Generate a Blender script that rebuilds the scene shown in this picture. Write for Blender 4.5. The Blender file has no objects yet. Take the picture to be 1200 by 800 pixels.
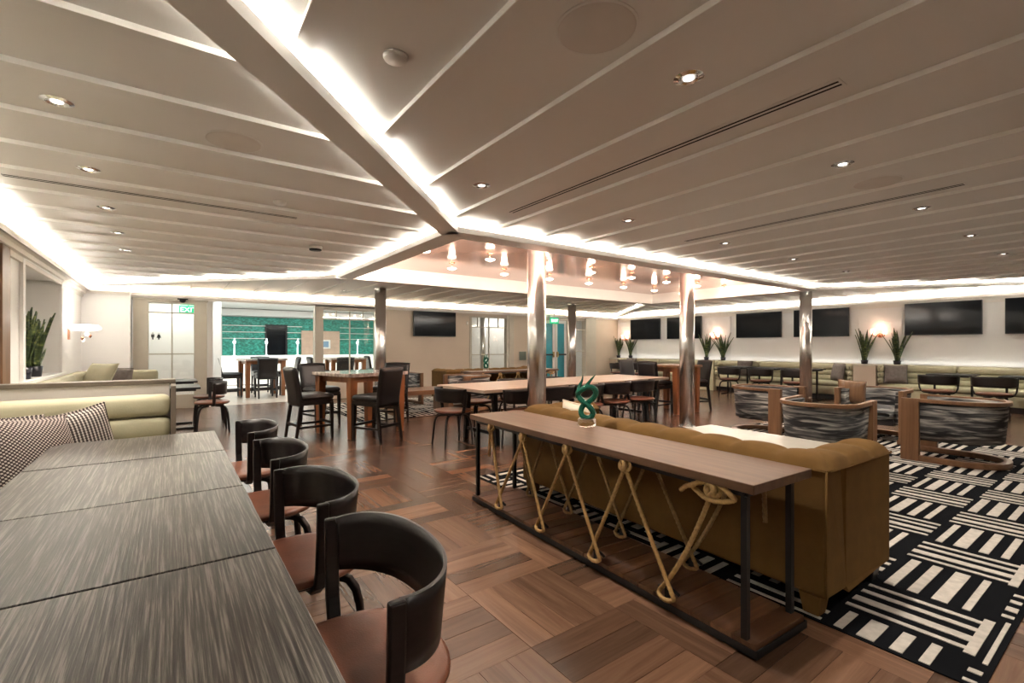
import bpy, bmesh, math, random
from mathutils import Vector, Matrix
random.seed(7)
PI = math.pi
SC = bpy.context.scene
COL = SC.collection

# ------------------------------------------------------------------ camera
cam_d = bpy.data.cameras.new('camera')
cam_d.sensor_width = 36
cam_d.lens = 555 / 1200 * 36
cam_d.shift_y = 0.005
cam_d.clip_start = 0.02
cam_d.clip_end = 100
cam = bpy.data.objects.new('camera', cam_d)
COL.objects.link(cam)
YAW = math.atan2(400, 555)
cam.location = (0, 0, 1.27)
cam.rotation_euler = (PI / 2, 0, -YAW)
SC.camera = cam

# ------------------------------------------------------------------ world, exposure
w = bpy.data.worlds.new('world')
SC.world = w
w.use_nodes = True
w.node_tree.nodes['Background'].inputs[0].default_value = (0.9, 0.95, 1, 1)
w.node_tree.nodes['Background'].inputs[1].default_value = 0.05
SC.view_settings.view_transform = 'Standard'
SC.view_settings.look = 'None'
SC.view_settings.gamma = 1
SC.view_settings.use_curve_mapping = False
SC.view_settings.exposure = 1.65
COVE = (1.0, 0.965, 0.87)
COVE_W = 2.9         # watts per metre of cove strip
CAN_W = 37           # watts per recessed can

# ------------------------------------------------------------------ room numbers
XL, XR, YF, YB = -1.3, 13.4, -2.2, 11.9
ZC = 2.465           # ceiling boards
ZB = 2.36            # underside of the beams
TX0, TX1, TY0, TY1 = 2.15, 10.2, 3.96, 7.95   # raised tray with its beams


def area(name, loc, rot, sx, sy, watts, color):
    d = bpy.data.lights.new(name, 'AREA')
    d.shape = 'RECTANGLE'
    d.size, d.size_y = sx, sy
    d.energy = watts
    d.color = color
    o = bpy.data.objects.new(name, d)
    o.location = loc
    o.rotation_euler = rot
    COL.objects.link(o)
    return o


def strip(p, q, z, watts_m=COVE_W, tilt=0.0, color=COVE, wd=0.025):
    """LED strip lying in a cove, shining up at the ceiling"""
    p, q = Vector((p[0], p[1])), Vector((q[0], q[1]))
    L = (q - p).length
    a = math.atan2(q.y - p.y, q.x - p.x)
    m = (p + q) / 2
    M = Matrix.Rotation(a, 4, 'Z') @ Matrix.Rotation(PI + tilt, 4, 'X')
    o = area('cove_strip_light', (m.x, m.y, z), M.to_euler(), L, wd, watts_m * L, color)
    return o


# coves on both sides of the tray beams and diagonal beams, and on the wall cornices
DG = 1.07            # slope of the diagonal beams in plan
zs = 2.408
strip((TX0 + 0.05, TY0 + 0.05), (TX1 - 0.05, TY0 + 0.05), zs)
strip((TX0 + 0.05, TY0 + 0.1), (TX0 + 0.05, TY1 - 0.1), zs)
strip((TX1 - 0.05, TY0 + 0.1), (TX1 - 0.05, TY1 - 0.1), zs, 0.8)
# inside of the tray: unseen strips added on the near beams to brighten the risers
strip((TX0 + 0.3, TY0 + 0.2), (TX1 - 0.3, TY0 + 0.2), 2.44, 6.5, -1.15)
strip((TX0 + 0.2, TY0 + 0.3), (TX0 + 0.2, TY1 - 0.3), 2.44, 6.5, 1.15)
# wall cornices
strip((XL + 0.09, -2.0), (XL + 0.09, 11.3), 2.31, 3.2, 0.15)
strip((XL + 0.2, YB - 0.09), (XR - 0.2, YB - 0.09), 2.31, 3.6)
strip((XR - 0.09, -2.0), (XR - 0.09, YB - 0.2), 2.31, 5.5, -0.25)
strip((XL + 0.15, 11.31), (-0.66, 11.31), 2.31, 7)
# glow hidden behind the banquette backs along the right wall
strip((XR - 0.05, -1.0), (XR - 0.05, 11.8), 0.872, 0.15, 0.0, (0.93, 1.0, 0.97), 0.02)
# the bar room beyond the wide opening is brightly lit
area('bar_ceiling_light', (3.4, 13.9, 2.38), (0, 0, 0), 5.0, 2.6, 62, (0.93, 1.0, 0.97))
area('passage_light', (9.6, 13.1, 2.3), (0, 0, 0), 2.2, 0.8, 9, (1.0, 0.97, 0.9))
area('restroom_passage_light', (-0.1, 12.9, 2.3), (0, 0, 0), 1.1, 0.9, 8, (1.0, 0.96, 0.88))

# ------------------------------------------------------------------ materials
MATS = {}


def new_mat(name):
    m = bpy.data.materials.new(name)
    m.use_nodes = True
    nt = m.node_tree
    b = nt.nodes['Principled BSDF']
    MATS[name] = m
    return m, nt, b


def N(nt, typ, **kw):
    n = nt.nodes.new(typ)
    for k, v in kw.items():
        if k.startswith('i_'):
            n.inputs[k[2:].replace('_', ' ')].default_value = v
        else:
            setattr(n, k, v)
    return n


def ramp(nt, stops, interp='LINEAR'):
    r = nt.nodes.new('ShaderNodeValToRGB')
    r.color_ramp.interpolation = interp
    el = r.color_ramp.elements
    while len(el) > 1:
        el.remove(el[-1])
    el[0].position, el[0].color = stops[0][0], (*stops[0][1], 1)
    for p, c in stops[1:]:
        e = el.new(p)
        e.color = (*c, 1)
    return r


def simple(name, col, rough=0.5, metal=0.0, var=0.06, scale=6.0, bump=0.0, bscale=60.0, spec=None, coat=0.0, stretch=(1, 1, 1)):
    m, nt, b = new_mat(name)
    L = nt.links
    tc = N(nt, 'ShaderNodeTexCoord')
    mp = N(nt, 'ShaderNodeMapping')
    mp.inputs['Scale'].default_value = stretch
    L.new(tc.outputs['Object'], mp.inputs['Vector'])
    nz = N(nt, 'ShaderNodeTexNoise')
    nz.inputs['Scale'].default_value = scale
    nz.inputs['Detail'].default_value = 4
    L.new(mp.outputs[0], nz.inputs['Vector'])
    c0 = tuple(max(0, c * (1 - var * 2)) for c in col)
    c1 = tuple(min(1, c * (1 + var * 2)) for c in col)
    r = ramp(nt, [(0.25, c0), (0.75, c1)])
    L.new(nz.outputs['Fac'], r.inputs['Fac'])
    L.new(r.outputs['Color'], b.inputs['Base Color'])
    b.inputs['Roughness'].default_value = rough
    b.inputs['Metallic'].default_value = metal
    if spec is not None:
        b.inputs['Specular IOR Level'].default_value = spec
    if coat:
        b.inputs['Coat Weight'].default_value = coat
        b.inputs['Coat Roughness'].default_value = 0.15
    if bump:
        n2 = N(nt, 'ShaderNodeTexNoise')
        n2.inputs['Scale'].default_value = bscale
        L.new(mp.outputs[0], n2.inputs['Vector'])
        bp = N(nt, 'ShaderNodeBump')
        bp.inputs['Strength'].default_value = bump
        bp.inputs['Distance'].default_value = 0.01
        L.new(n2.outputs['Fac'], bp.inputs['Height'])
        L.new(bp.outputs[0], b.inputs['Normal'])
    return m


def wood(name, cols, rough=0.4, along=0, freq=26.0, per_piece=0.0, coat=0.0, streak=1.0, island=False, bump=0.15, aniso=0.06, dist=0.6):
    """grain along one object axis; per_piece shifts the tone of each piece"""
    m, nt, b = new_mat(name)
    L = nt.links
    tc = N(nt, 'ShaderNodeTexCoord')
    oi = N(nt, 'ShaderNodeObjectInfo')
    ge = N(nt, 'ShaderNodeNewGeometry')
    rnd = N(nt, 'ShaderNodeMath', operation='ADD')
    L.new(oi.outputs['Random'], rnd.inputs[0])
    if island:
        L.new(ge.outputs['Random Per Island'], rnd.inputs[1])
    else:
        rnd.inputs[1].default_value = 0
    fr = N(nt, 'ShaderNodeMath', operation='FRACT')
    L.new(rnd.outputs[0], fr.inputs[0])
    off = N(nt, 'ShaderNodeMath', operation='MULTIPLY')
    L.new(fr.outputs[0], off.inputs[0])
    off.inputs[1].default_value = 37.0
    add = N(nt, 'ShaderNodeVectorMath', operation='ADD')
    L.new(tc.outputs['Object'], add.inputs[0])
    L.new(off.outputs[0], add.inputs[1])
    mp = N(nt, 'ShaderNodeMapping')
    s = [freq, freq, freq]
    s[along] = freq * aniso
    mp.inputs['Scale'].default_value = s
    L.new(add.outputs[0], mp.inputs['Vector'])
    nz = N(nt, 'ShaderNodeTexNoise')
    nz.inputs['Scale'].default_value = 1.0
    nz.inputs['Detail'].default_value = 6
    nz.inputs['Roughness'].default_value = 0.65
    nz.inputs['Distortion'].default_value = dist
    L.new(mp.outputs[0], nz.inputs['Vector'])
    r = ramp(nt, [(0.5 - 0.25 * streak if streak < 1.9 else 0.36, cols[0]), (0.5, cols[1]), (0.5 + 0.25 * streak if streak < 1.9 else 0.64, cols[2])])
    L.new(nz.outputs['Fac'], r.inputs['Fac'])
    out = r.outputs['Color']
    if per_piece:
        hsv = N(nt, 'ShaderNodeHueSaturation')
        mr = N(nt, 'ShaderNodeMapRange')
        mr.inputs['To Min'].default_value = 1 - per_piece
        mr.inputs['To Max'].default_value = 1 + per_piece
        L.new(fr.outputs[0], mr.inputs['Value'])
        L.new(mr.outputs[0], hsv.inputs['Value'])
        L.new(out, hsv.inputs['Color'])
        out = hsv.outputs['Color']
    L.new(out, b.inputs['Base Color'])
    b.inputs['Roughness'].default_value = rough
    if coat:
        b.inputs['Coat Weight'].default_value = coat
        b.inputs['Coat Roughness'].default_value = 0.2
    if bump:
        bp = N(nt, 'ShaderNodeBump')
        bp.inputs['Strength'].default_value = bump
        bp.inputs['Distance'].default_value = 0.004
        L.new(nz.outputs['Fac'], bp.inputs['Height'])
        L.new(bp.outputs[0], b.inputs['Normal'])
    return m


def emit(name, col, strength):
    m, nt, b = new_mat(name)
    b.inputs['Base Color'].default_value = (*col, 1)
    b.inputs['Emission Color'].default_value = (*col, 1)
    b.inputs['Emission Strength'].default_value = strength
    return m


def glass(name, col, rough=0.0, ior=1.45, trans=1.0):
    m, nt, b = new_mat(name)
    b.inputs['Base Color'].default_value = (*col, 1)
    b.inputs['Roughness'].default_value = rough
    b.inputs['IOR'].default_value = ior
    b.inputs['Transmission Weight'].default_value = trans
    return m


def pane_mat(name, tint=(1, 1, 1), refl=0.10):
    m = bpy.data.materials.new(name)
    m.use_nodes = True
    nt = m.node_tree
    nt.nodes.remove(nt.nodes['Principled BSDF'])
    t = N(nt, 'ShaderNodeBsdfTransparent')
    t.inputs['Color'].default_value = (*tint, 1)
    g = N(nt, 'ShaderNodeBsdfGlossy')
    g.inputs['Roughness'].default_value = 0.02
    mx = N(nt, 'ShaderNodeMixShader')
    mx.inputs[0].default_value = refl
    nt.links.new(t.outputs[0], mx.inputs[1])
    nt.links.new(g.outputs[0], mx.inputs[2])
    nt.links.new(mx.outputs[0], nt.nodes['Material Output'].inputs['Surface'])
    MATS[name] = m
    return m


def barrel_fabric():
    m, nt, b = new_mat('brushstroke_fabric')
    L = nt.links
    tc = N(nt, 'ShaderNodeTexCoord')
    mp = N(nt, 'ShaderNodeMapping')
    mp.inputs['Scale'].default_value = (2.6, 2.6, 26)
    L.new(tc.outputs['Object'], mp.inputs['Vector'])
    nz = N(nt, 'ShaderNodeTexNoise')
    nz.inputs['Scale'].default_value = 1.0
    nz.inputs['Detail'].default_value = 5
    nz.inputs['Distortion'].default_value = 0.8
    L.new(mp.outputs[0], nz.inputs['Vector'])
    r = ramp(nt, [(0.40, (0.018, 0.018, 0.020)), (0.49, (0.075, 0.074, 0.074)), (0.56, (0.19, 0.185, 0.175)), (0.66, (0.40, 0.385, 0.35))])
    L.new(nz.outputs['Fac'], r.inputs['Fac'])
    L.new(r.outputs['Color'], b.inputs['Base Color'])
    b.inputs['Roughness'].default_value = 0.9
    return m


def knit(name, a, bcol, sx, sz, stripes=False):
    m, nt, b = new_mat(name)
    L = nt.links
    tc = N(nt, 'ShaderNodeTexCoord')
    sp = N(nt, 'ShaderNodeSeparateXYZ')
    L.new(tc.outputs['Object'], sp.inputs[0])

    def sn(sock, k, ph=0.0):
        mu = N(nt, 'ShaderNodeMath', operation='MULTIPLY_ADD')
        mu.inputs[1].default_value = k
        mu.inputs[2].default_value = ph
        L.new(sock, mu.inputs[0])
        s_ = N(nt, 'ShaderNodeMath', operation='SINE')
        L.new(mu.outputs[0], s_.inputs[0])
        return s_.outputs[0]
    if stripes:
        f = sn(sp.outputs['X'], sx)
        g = sn(sp.outputs['Z'], sz)
        mul = N(nt, 'ShaderNodeMath', operation='MULTIPLY_ADD')
        mul.inputs[1].default_value = 0.55
        L.new(g, mul.inputs[0])
        L.new(f, mul.inputs[2])
        val = mul.outputs[0]
        thr = 0.25
    else:
        f = sn(sp.outputs['X'], sx)
        g = sn(sp.outputs['Z'], sz)
        mul = N(nt, 'ShaderNodeMath', operation='MULTIPLY')
        L.new(f, mul.inputs[0])
        L.new(g, mul.inputs[1])
        val = mul.outputs[0]
        thr = 0.12
    r = ramp(nt, [(0.5, a), (0.62, bcol)])
    ad = N(nt, 'ShaderNodeMath', operation='MULTIPLY_ADD')
    ad.inputs[1].default_value = 0.5
    ad.inputs[2].default_value = 0.5 - thr * 0.3
    L.new(val, ad.inputs[0])
    L.new(ad.outputs[0], r.inputs['Fac'])
    L.new(r.outputs['Color'], b.inputs['Base Color'])
    b.inputs['Roughness'].default_value = 0.95
    return m


def leaf_mat():
    m, nt, b = new_mat('snake_leaf')
    L = nt.links
    tc = N(nt, 'ShaderNodeTexCoord')
    mp = N(nt, 'ShaderNodeMapping')
    mp.inputs['Scale'].default_value = (12, 12, 30)
    L.new(tc.outputs['Object'], mp.inputs['Vector'])
    nz = N(nt, 'ShaderNodeTexNoise')
    nz.inputs['Scale'].default_value = 1.0
    nz.inputs['Detail'].default_value = 3
    L.new(mp.outputs[0], nz.inputs['Vector'])
    r = ramp(nt, [(0.4, (0.02, 0.04, 0.012)), (0.55, (0.06, 0.095, 0.025)), (0.68, (0.20, 0.22, 0.07))])
    L.new(nz.outputs['Fac'], r.inputs['Fac'])
    L.new(r.outputs['Color'], b.inputs['Base Color'])
    b.inputs['Roughness'].default_value = 0.4
    return m


def tile_mat():
    m, nt, b = new_mat('teal_mosaic')
    L = nt.links
    tc = N(nt, 'ShaderNodeTexCoord')
    mp = N(nt, 'ShaderNodeMapping')
    mp.inputs['Scale'].default_value = (16, 16, 30)
    L.new(tc.outputs['Object'], mp.inputs['Vector'])
    nz = N(nt, 'ShaderNodeTexNoise')
    nz.inputs['Scale'].default_value = 1.0
    nz.inputs['Detail'].default_value = 5
    L.new(mp.outputs[0], nz.inputs['Vector'])
    r = ramp(nt, [(0.35, (0.0, 0.13, 0.10)), (0.5, (0.006, 0.25, 0.19)), (0.66, (0.05, 0.42, 0.34))])
    L.new(nz.outputs['Fac'], r.inputs['Fac'])
    L.new(r.outputs['Color'], b.inputs['Base Color'])
    b.inputs['Roughness'].default_value = 0.3
    return m


simple('lit_side_paint', (0.95, 0.94, 0.91), 0.25, var=0.0)
simple('ceiling_paint', (0.70, 0.675, 0.645), 0.42, var=0.012, scale=2)
simple('white_wall', (0.86, 0.85, 0.83), 0.5, var=0.01, scale=2)
simple('beige_wall', (0.56, 0.47, 0.37), 0.6, var=0.02, scale=2)
simple('frame_paint', (0.50, 0.46, 0.38), 0.45, var=0.02)
simple('taupe_paint', (0.15, 0.122, 0.095), 0.45)
simple('tray_riser', (0.84, 0.80, 0.74), 0.5, var=0.01)
simple('copper_ceiling', (0.62, 0.36, 0.285), 0.14, 0.45, var=0.05, scale=1.5)
simple('stainless', (0.74, 0.735, 0.72), 0.27, 1.0, var=0.12, scale=2.2, stretch=(1, 1, 0.7))
simple('black_metal', (0.012, 0.012, 0.013), 0.45, 0.3)
simple('black_gap', (0.006, 0.006, 0.006), 0.8)
simple('black_stain', (0.009, 0.006, 0.0065), 0.36, var=0.3, scale=14, stretch=(1, 1, 6))
simple('black_leather', (0.008, 0.007, 0.008), 0.36, var=0.1, bump=0.15, bscale=220)
simple('brown_leather', (0.19, 0.068, 0.037), 0.36, var=0.12, scale=9, bump=0.1, bscale=200)
simple('olive_fabric', (0.43, 0.405, 0.275), 0.62, var=0.05, scale=5, bump=0.08, bscale=90)
simple('olive_shadow', (0.30, 0.28, 0.16), 0.7)
simple('mustard_fabric', (0.132, 0.070, 0.02), 0.85, spec=0.15, var=0.07, scale=10, bump=0.12, bscale=300)
simple('cream_cushion', (0.62, 0.55, 0.44), 0.7)
simple('lilac_panel', (0.60, 0.56, 0.54), 0.4, var=0.01)
simple('taupe_pillow', (0.17, 0.145, 0.13), 0.9, var=0.1, scale=20, bump=0.2, bscale=200)
simple('rug_black', (0.006, 0.0065, 0.008), 1.0, bump=0.3, bscale=400, spec=0.05)
simple('rug_white', (0.50, 0.46, 0.41), 0.95, var=0.08, scale=30, bump=0.3, bscale=400, spec=0.1)
simple('tv_black', (0.006, 0.006, 0.007), 0.35)
simple('tv_screen', (0.007, 0.008, 0.010), 0.10, var=0.0, spec=0.1)
simple('stone_top', (0.40, 0.32, 0.28), 0.12, var=0.35, scale=14, coat=0.4)
simple('pale_laminate', (0.50, 0.42, 0.35), 0.3, var=0.04, scale=5)
simple('white_marble', (0.44, 0.41, 0.36), 0.2, var=0.03)
simple('pot_black', (0.012, 0.012, 0.02), 0.3)
simple('soil', (0.03, 0.02, 0.014), 0.95)
simple('white_plastic', (0.75, 0.73, 0.70), 0.4, var=0.0)
simple('speaker_mesh', (0.63, 0.58, 0.54), 0.7, var=0.02)
simple('copper', (0.72, 0.35, 0.22), 0.25, 1.0)
simple('chrome', (0.75, 0.75, 0.76), 0.12, 1.0, var=0)
simple('bar_white', (0.86, 0.88, 0.85), 0.3, var=0.0)
simple('tan_panel', (0.52, 0.36, 0.27), 0.6)
simple('teal_door_glass', (0.05, 0.28, 0.34), 0.15)
simple('grey_board', (0.14, 0.17, 0.14), 0.5)
simple('brass', (0.5, 0.36, 0.16), 0.3, 1.0)
simple('rope', (0.37, 0.225, 0.085), 0.85, var=0.15, scale=60)
simple('rope_dark', (0.25, 0.15, 0.06), 0.85, var=0.15, scale=60)
wood('floor_plank', ((0.082, 0.040, 0.023), (0.126, 0.066, 0.039), (0.18, 0.10, 0.06)), 0.27, 0, 17, per_piece=0.5, dist=0.9, island=False, streak=1.0, bump=0.08)
wood('floor_planks_far', ((0.082, 0.040, 0.023), (0.126, 0.066, 0.039), (0.18, 0.10, 0.06)), 0.27, 0, 17, per_piece=0.5, dist=0.9, island=True, bump=0.08)
simple('floor_base', (0.05, 0.022, 0.012), 0.7)
wood('grey_oak', ((0.016, 0.013, 0.011), (0.056, 0.048, 0.042), (0.20, 0.178, 0.158)), 0.29, 1, 170, per_piece=0.08, streak=0.5, bump=0.3, aniso=0.022, dist=0.15)
wood('walnut_top', ((0.07, 0.033, 0.017), (0.118, 0.06, 0.032), (0.17, 0.09, 0.05)), 0.42, 1, 18, bump=0.05)
wood('walnut_edge', ((0.09, 0.04, 0.018), (0.15, 0.07, 0.03), (0.20, 0.10, 0.05)), 0.35, 1, 18, bump=0.05)
wood('chair_oak', ((0.115, 0.055, 0.024), (0.185, 0.092, 0.042), (0.25, 0.13, 0.063)), 0.38, 2, 22, bump=0.06)
wood('rail_oak', ((0.115, 0.055, 0.024), (0.185, 0.092, 0.042), (0.25, 0.13, 0.063)), 0.38, 0, 16, bump=0.06)
wood('amber_leg', ((0.17, 0.06, 0.02), (0.27, 0.10, 0.035), (0.34, 0.14, 0.05)), 0.35, 2, 24, bump=0.05)
wood('base_plank', ((0.06, 0.025, 0.011), (0.12, 0.052, 0.025), (0.18, 0.085, 0.042)), 0.35, 0, 24, per_piece=0.45, bump=0.06)
barrel_fabric()
knit('knit_dots', (0.045, 0.030, 0.028), (0.54, 0.47, 0.42), 310, 340)
knit('knit_stripes', (0.055, 0.042, 0.040), (0.55, 0.50, 0.45), 330, 430, True)
leaf_mat()
tile_mat()
glass('green_glass', (0.004, 0.17, 0.105), 0.04, 1.5, 0.45)
glass('clear_glass', (0.97, 0.95, 0.94), 0.0)
pane_mat('window_pane', (0.98, 0.99, 0.98), 0.05)
emit('lamp_disc', (1.0, 0.95, 0.88), 1.3)
emit('sconce_glow', (1.0, 0.55, 0.40), 1.6)
emit('white_glow', (1.0, 0.88, 0.80), 1.2)
emit('crystal_glow', (1.0, 0.84, 0.68), 5)
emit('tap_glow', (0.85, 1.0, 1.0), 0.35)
emit('exit_green', (0.0, 0.5, 0.22), 0.22)
emit('exit_letters', (0.9, 1.0, 0.9), 0.9)
emit('screen_blue', (0.10, 0.16, 0.22), 0.4)
emit('bar_front_glow', (1.0, 0.98, 0.90), 0.22)


# ------------------------------------------------------------------ mesh helpers
class MB:
    def __init__(s):
        s.v, s.f, s.mi, s.sm = [], [], [], []

    def add(s, vs, fs, mi=0, sm=False, M=None):
        o = len(s.v)
        for v in vs:
            v = Vector(v)
            if M is not None:
                v = M @ v
            s.v.append(tuple(v))
        for f in fs:
            s.f.append([i + o for i in f])
            s.mi.append(mi)
            s.sm.append(sm)
        return s

    def box(s, x0, x1, y0, y1, z0, z1, mi=0, M=None, taper=None):
        """taper = (tx, ty) scale of the lower face about its centre"""
        cx, cy = (x0 + x1) / 2, (y0 + y1) / 2
        tx, ty = taper or (1, 1)

        def lo(x, y):
            return (cx + (x - cx) * tx, cy + (y - cy) * ty, z0)
        vs = [lo(x0, y0), lo(x1, y0), lo(x1, y1), lo(x0, y1), (x0, y0, z1), (x1, y0, z1), (x1, y1, z1), (x0, y1, z1)]
        fs = [(3, 2, 1, 0), (4, 5, 6, 7), (0, 1, 5, 4), (1, 2, 6, 5), (2, 3, 7, 6), (3, 0, 4, 7)]
        return s.add(vs, fs, mi, False, M)

    def prism(s, pts, z0, z1, mi=0, M=None, sm=False):
        n = len(pts)
        vs = [(x, y, z0) for x, y in pts] + [(x, y, z1) for x, y in pts]
        s.add(vs, [list(range(n))[::-1], list(range(n, 2 * n))], mi, False, M)
        o = len(s.v) - 2 * n
        for i in range(n):
            j = (i + 1) % n
            s.f.append([o + i, o + j, o + n + j, o + n + i])
            s.mi.append(mi)
            s.sm.append(sm)
        return s

    def lathe(s, prof, n=20, mi=0, M=None, sm=True, cap=True):
        vs, fs = [], []
        for r, z in prof:
            for k in range(n):
                a = 2 * PI * k / n
                vs.append((r * math.cos(a), r * math.sin(a), z))
        for i in range(len(prof) - 1):
            for k in range(n):
                fs.append((i * n + k, i * n + (k + 1) % n, (i + 1) * n + (k + 1) % n, (i + 1) * n + k))
        if cap:
            fs.append(list(range(n))[::-1])
            fs.append(list(range((len(prof) - 1) * n, len(prof) * n)))
        return s.add(vs, fs, mi, sm, M)

    def tube(s, pts, r, n=8, mi=0, M=None, closed=False, lobes=0, twist=0.0, flat=None):
        """tube along pts; r number or list; lobes/twist make a laid rope; flat=(a,b) elliptical section"""
        P = [Vector(p) for p in pts]
        m = len(P)
        rs = r if isinstance(r, (list, tuple)) else [r] * m
        vs, fs = [], []
        up = None
        acc = 0.0
        for i in range(m):
            if closed:
                t = (P[(i + 1) % m] - P[i - 1]).normalized()
            else:
                t = (P[min(i + 1, m - 1)] - P[max(i - 1, 0)]).normalized()
            if up is None:
                up = Vector((0, 0, 1)) if abs(t.z) < 0.9 else Vector((0, 1, 0))
            side = t.cross(up)
            if side.length < 1e-6:
                side = t.orthogonal()
            side.normalize()
            up = side.cross(t).normalized()
            if i:
                acc += (P[i] - P[i - 1]).length
            for k in range(n):
                a = 2 * PI * k / n
                rr = rs[i]
                if lobes:
                    rr = rs[i] * (0.70 + 0.36 * abs(math.cos(lobes * (a + acc * twist) / 2)))
                ca, sa = math.cos(a), math.sin(a)
                if flat:
                    vs.append(P[i] + side * ca * flat[0] + up * sa * flat[1])
                else:
                    vs.append(P[i] + side * ca * rr + up * sa * rr)
        q = m if closed else m - 1
        for i in range(q):
            i2 = (i + 1) % m
            for k in range(n):
                k2 = (k + 1) % n
                fs.append((i * n + k, i2 * n + k, i2 * n + k2, i * n + k2))
        if not closed:
            fs.append(list(range(n)))
            fs.append(list(range((m - 1) * n, m * n))[::-1])
        return s.add(vs, fs, mi, True, M)

    def grid(s, fn, nu, nv, mi=0, sm=True, wrap_u=False, wrap_v=False, flip=False):
        vs, fs = [], []
        uu = nu if wrap_u else nu + 1
        vv = nv if wrap_v else nv + 1
        for i in range(uu):
            for j in range(vv):
                vs.append(fn(i / nu, j / nv))
        for i in range(nu):
            for j in range(nv):
                a, b = i * vv + j, ((i + 1) % uu) * vv + j
                c, d = ((i + 1) % uu) * vv + (j + 1) % vv, i * vv + (j + 1) % vv
                fs.append((a, d, c, b) if flip else (a, b, c, d))
        return s.add(vs, fs, mi, sm)

    def mesh(s, name, mats):
        me = bpy.data.meshes.new(name)
        me.from_pydata(s.v, [], s.f)
        if not isinstance(mats, (list, tuple)):
            mats = [mats]
        for m in mats:
            me.materials.append(MATS[m])
        me.polygons.foreach_set('material_index', s.mi)
        me.polygons.foreach_set('use_smooth', s.sm)
        me.update()
        return me


def link(name, me, parent=None, loc=None, rotz=None):
    o = bpy.data.objects.new(name, me)
    COL.objects.link(o)
    if parent is not None:
        o.parent = parent
    if loc:
        o.location = loc
    if rotz:
        o.rotation_euler = (0, 0, rotz)
    return o


def part(name, mb, mats, parent=None, bevel=0.0, label=None, segs=2, weld=False):
    me = mb.mesh(name, mats)
    if weld or bevel:
        bm = bmesh.new()
        bm.from_mesh(me)
        bmesh.ops.remove_doubles(bm, verts=bm.verts, dist=1e-5)
        bmesh.ops.recalc_face_normals(bm, faces=bm.faces)
        bm.to_mesh(me)
        bm.free()
    o = link(name, me, parent)
    if bevel:
        md = o.modifiers.new('bevel', 'BEVEL')
        md.width = bevel
        md.segments = segs
        md.limit_method = 'ANGLE'
        md.angle_limit = math.radians(40)
    if label:
        o['label'] = label
    return o


def thing(name, label, cat, loc=(0, 0, 0), rotz=0.0, group=None):
    o = bpy.data.objects.new(name, None)
    o.empty_display_size = 0.05
    COL.objects.link(o)
    o.location = loc
    o.rotation_euler = (0, 0, rotz)
    o['label'] = label
    o['category'] = cat
    if group:
        o['group'] = group
    return o


def struct(name, mb, mats, bevel=0.0, parent=None):
    o = part(name, mb, mats, parent, bevel)
    if parent is None:
        o['kind'] = 'structure'
    return o


def dup(root, loc, rotz=0.0, label=None, group=None):
    r = root.copy()
    COL.objects.link(r)
    r.location = loc
    r.rotation_euler = (0, 0, rotz)
    if label:
        r['label'] = label
    if group:
        r['group'] = group
    for ch in list(root.children):
        c = ch.copy()
        COL.objects.link(c)
        c.parent = r
        for g in list(ch.children):
            d = g.copy()
            COL.objects.link(d)
            d.parent = c
    return r


def text_part(name, txt, size, mat, parent, loc, rot, depth=0.004):
    cu = bpy.data.curves.new(name, 'FONT')
    cu.body = txt
    cu.size = size
    cu.extrude = depth
    cu.align_x = 'CENTER'
    cu.align_y = 'CENTER'
    tmp = bpy.data.objects.new('tmp_text', cu)
    COL.objects.link(tmp)
    dg = bpy.context.evaluated_depsgraph_get()
    me = bpy.data.meshes.new_from_object(tmp.evaluated_get(dg))
    bpy.data.objects.remove(tmp)
    me.materials.clear()
    me.materials.append(MATS[mat])
    o = link(name, me, parent)
    o.location = loc
    o.rotation_euler = rot
    return o


def arc(cx, cy, rx, ry, a0, a1, n):
    return [(cx + rx * math.cos(a0 + (a1 - a0) * i / n), cy + ry * math.sin(a0 + (a1 - a0) * i / n)) for i in range(n + 1)]


# ================================================================== FLOOR
fl = struct('floor', MB().box(XL - 0.5, XR + 0.3, YF - 0.2, 18.0, -0.12, -0.006), 'floor_base')
BK = 0.52
PW = BK / 4
gx0, gy0 = 1.235 - 0.52 * 6, 1.575 - 0.52 * 8
plank_me = MB().box(0.001, BK - 0.001, 0.001, PW - 0.001, -0.02, 0.0).mesh('plank', 'floor_plank')
cand = []
ci, si = math.cos(YAW), math.sin(YAW)
i = 0
x = gx0
while x < XR:
    y = gy0
    j = 0
    while y < YB:
        ydir = ((i + j) % 2 == 0)
        for k in range(4):
            if ydir:
                c = (x + PW * (k + 0.5), y + BK / 2)
            else:
                c = (x + BK / 2, y + PW * (k + 0.5))
            if c[0] > XL and c[0] < XR and c[1] > YF and c[1] < YB:
                dd = c[0] * si + c[1] * ci
                xx = c[0] * ci - c[1] * si
                vis = dd > 0.8 and abs(xx / dd) < 1.12 and not (c[0] < 0.3 and c[1] < 3.6) and not (c[0] > 2.3 and c[1] < 3.4) and 1.27 / dd < 0.75
                cand.append((dd if vis else 99 + dd, ydir, x, y, k))
        y += BK
        j += 1
    x += BK
    i += 1
cand.sort(key=lambda t: t[0])
far_x, far_y = MB(), MB()
for n, (dd, ydir, x, y, k) in enumerate(cand):
    dz = random.uniform(-0.0012, 0.0)
    if n < 298:
        o = bpy.data.objects.new('plank', plank_me)
        COL.objects.link(o)
        o.parent = fl
        if ydir:
            o.location = (x + PW * (k + 1), y, dz)
            o.rotation_euler = (0, 0, PI / 2)
        else:
            o.location = (x, y + PW * k, dz)
    elif ydir:
        # object turned by 90 degrees: local x = world y, local y = -world x
        far_y.box(y + 0.001, y + BK - 0.001, -(x + PW * (k + 1)) + 0.001, -(x + PW * k) - 0.001, -0.02, dz)
    else:
        far_x.box(x + 0.001, x + BK - 0.001, y + PW * k + 0.001, y + PW * (k + 1) - 0.001, -0.02, dz)
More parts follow.
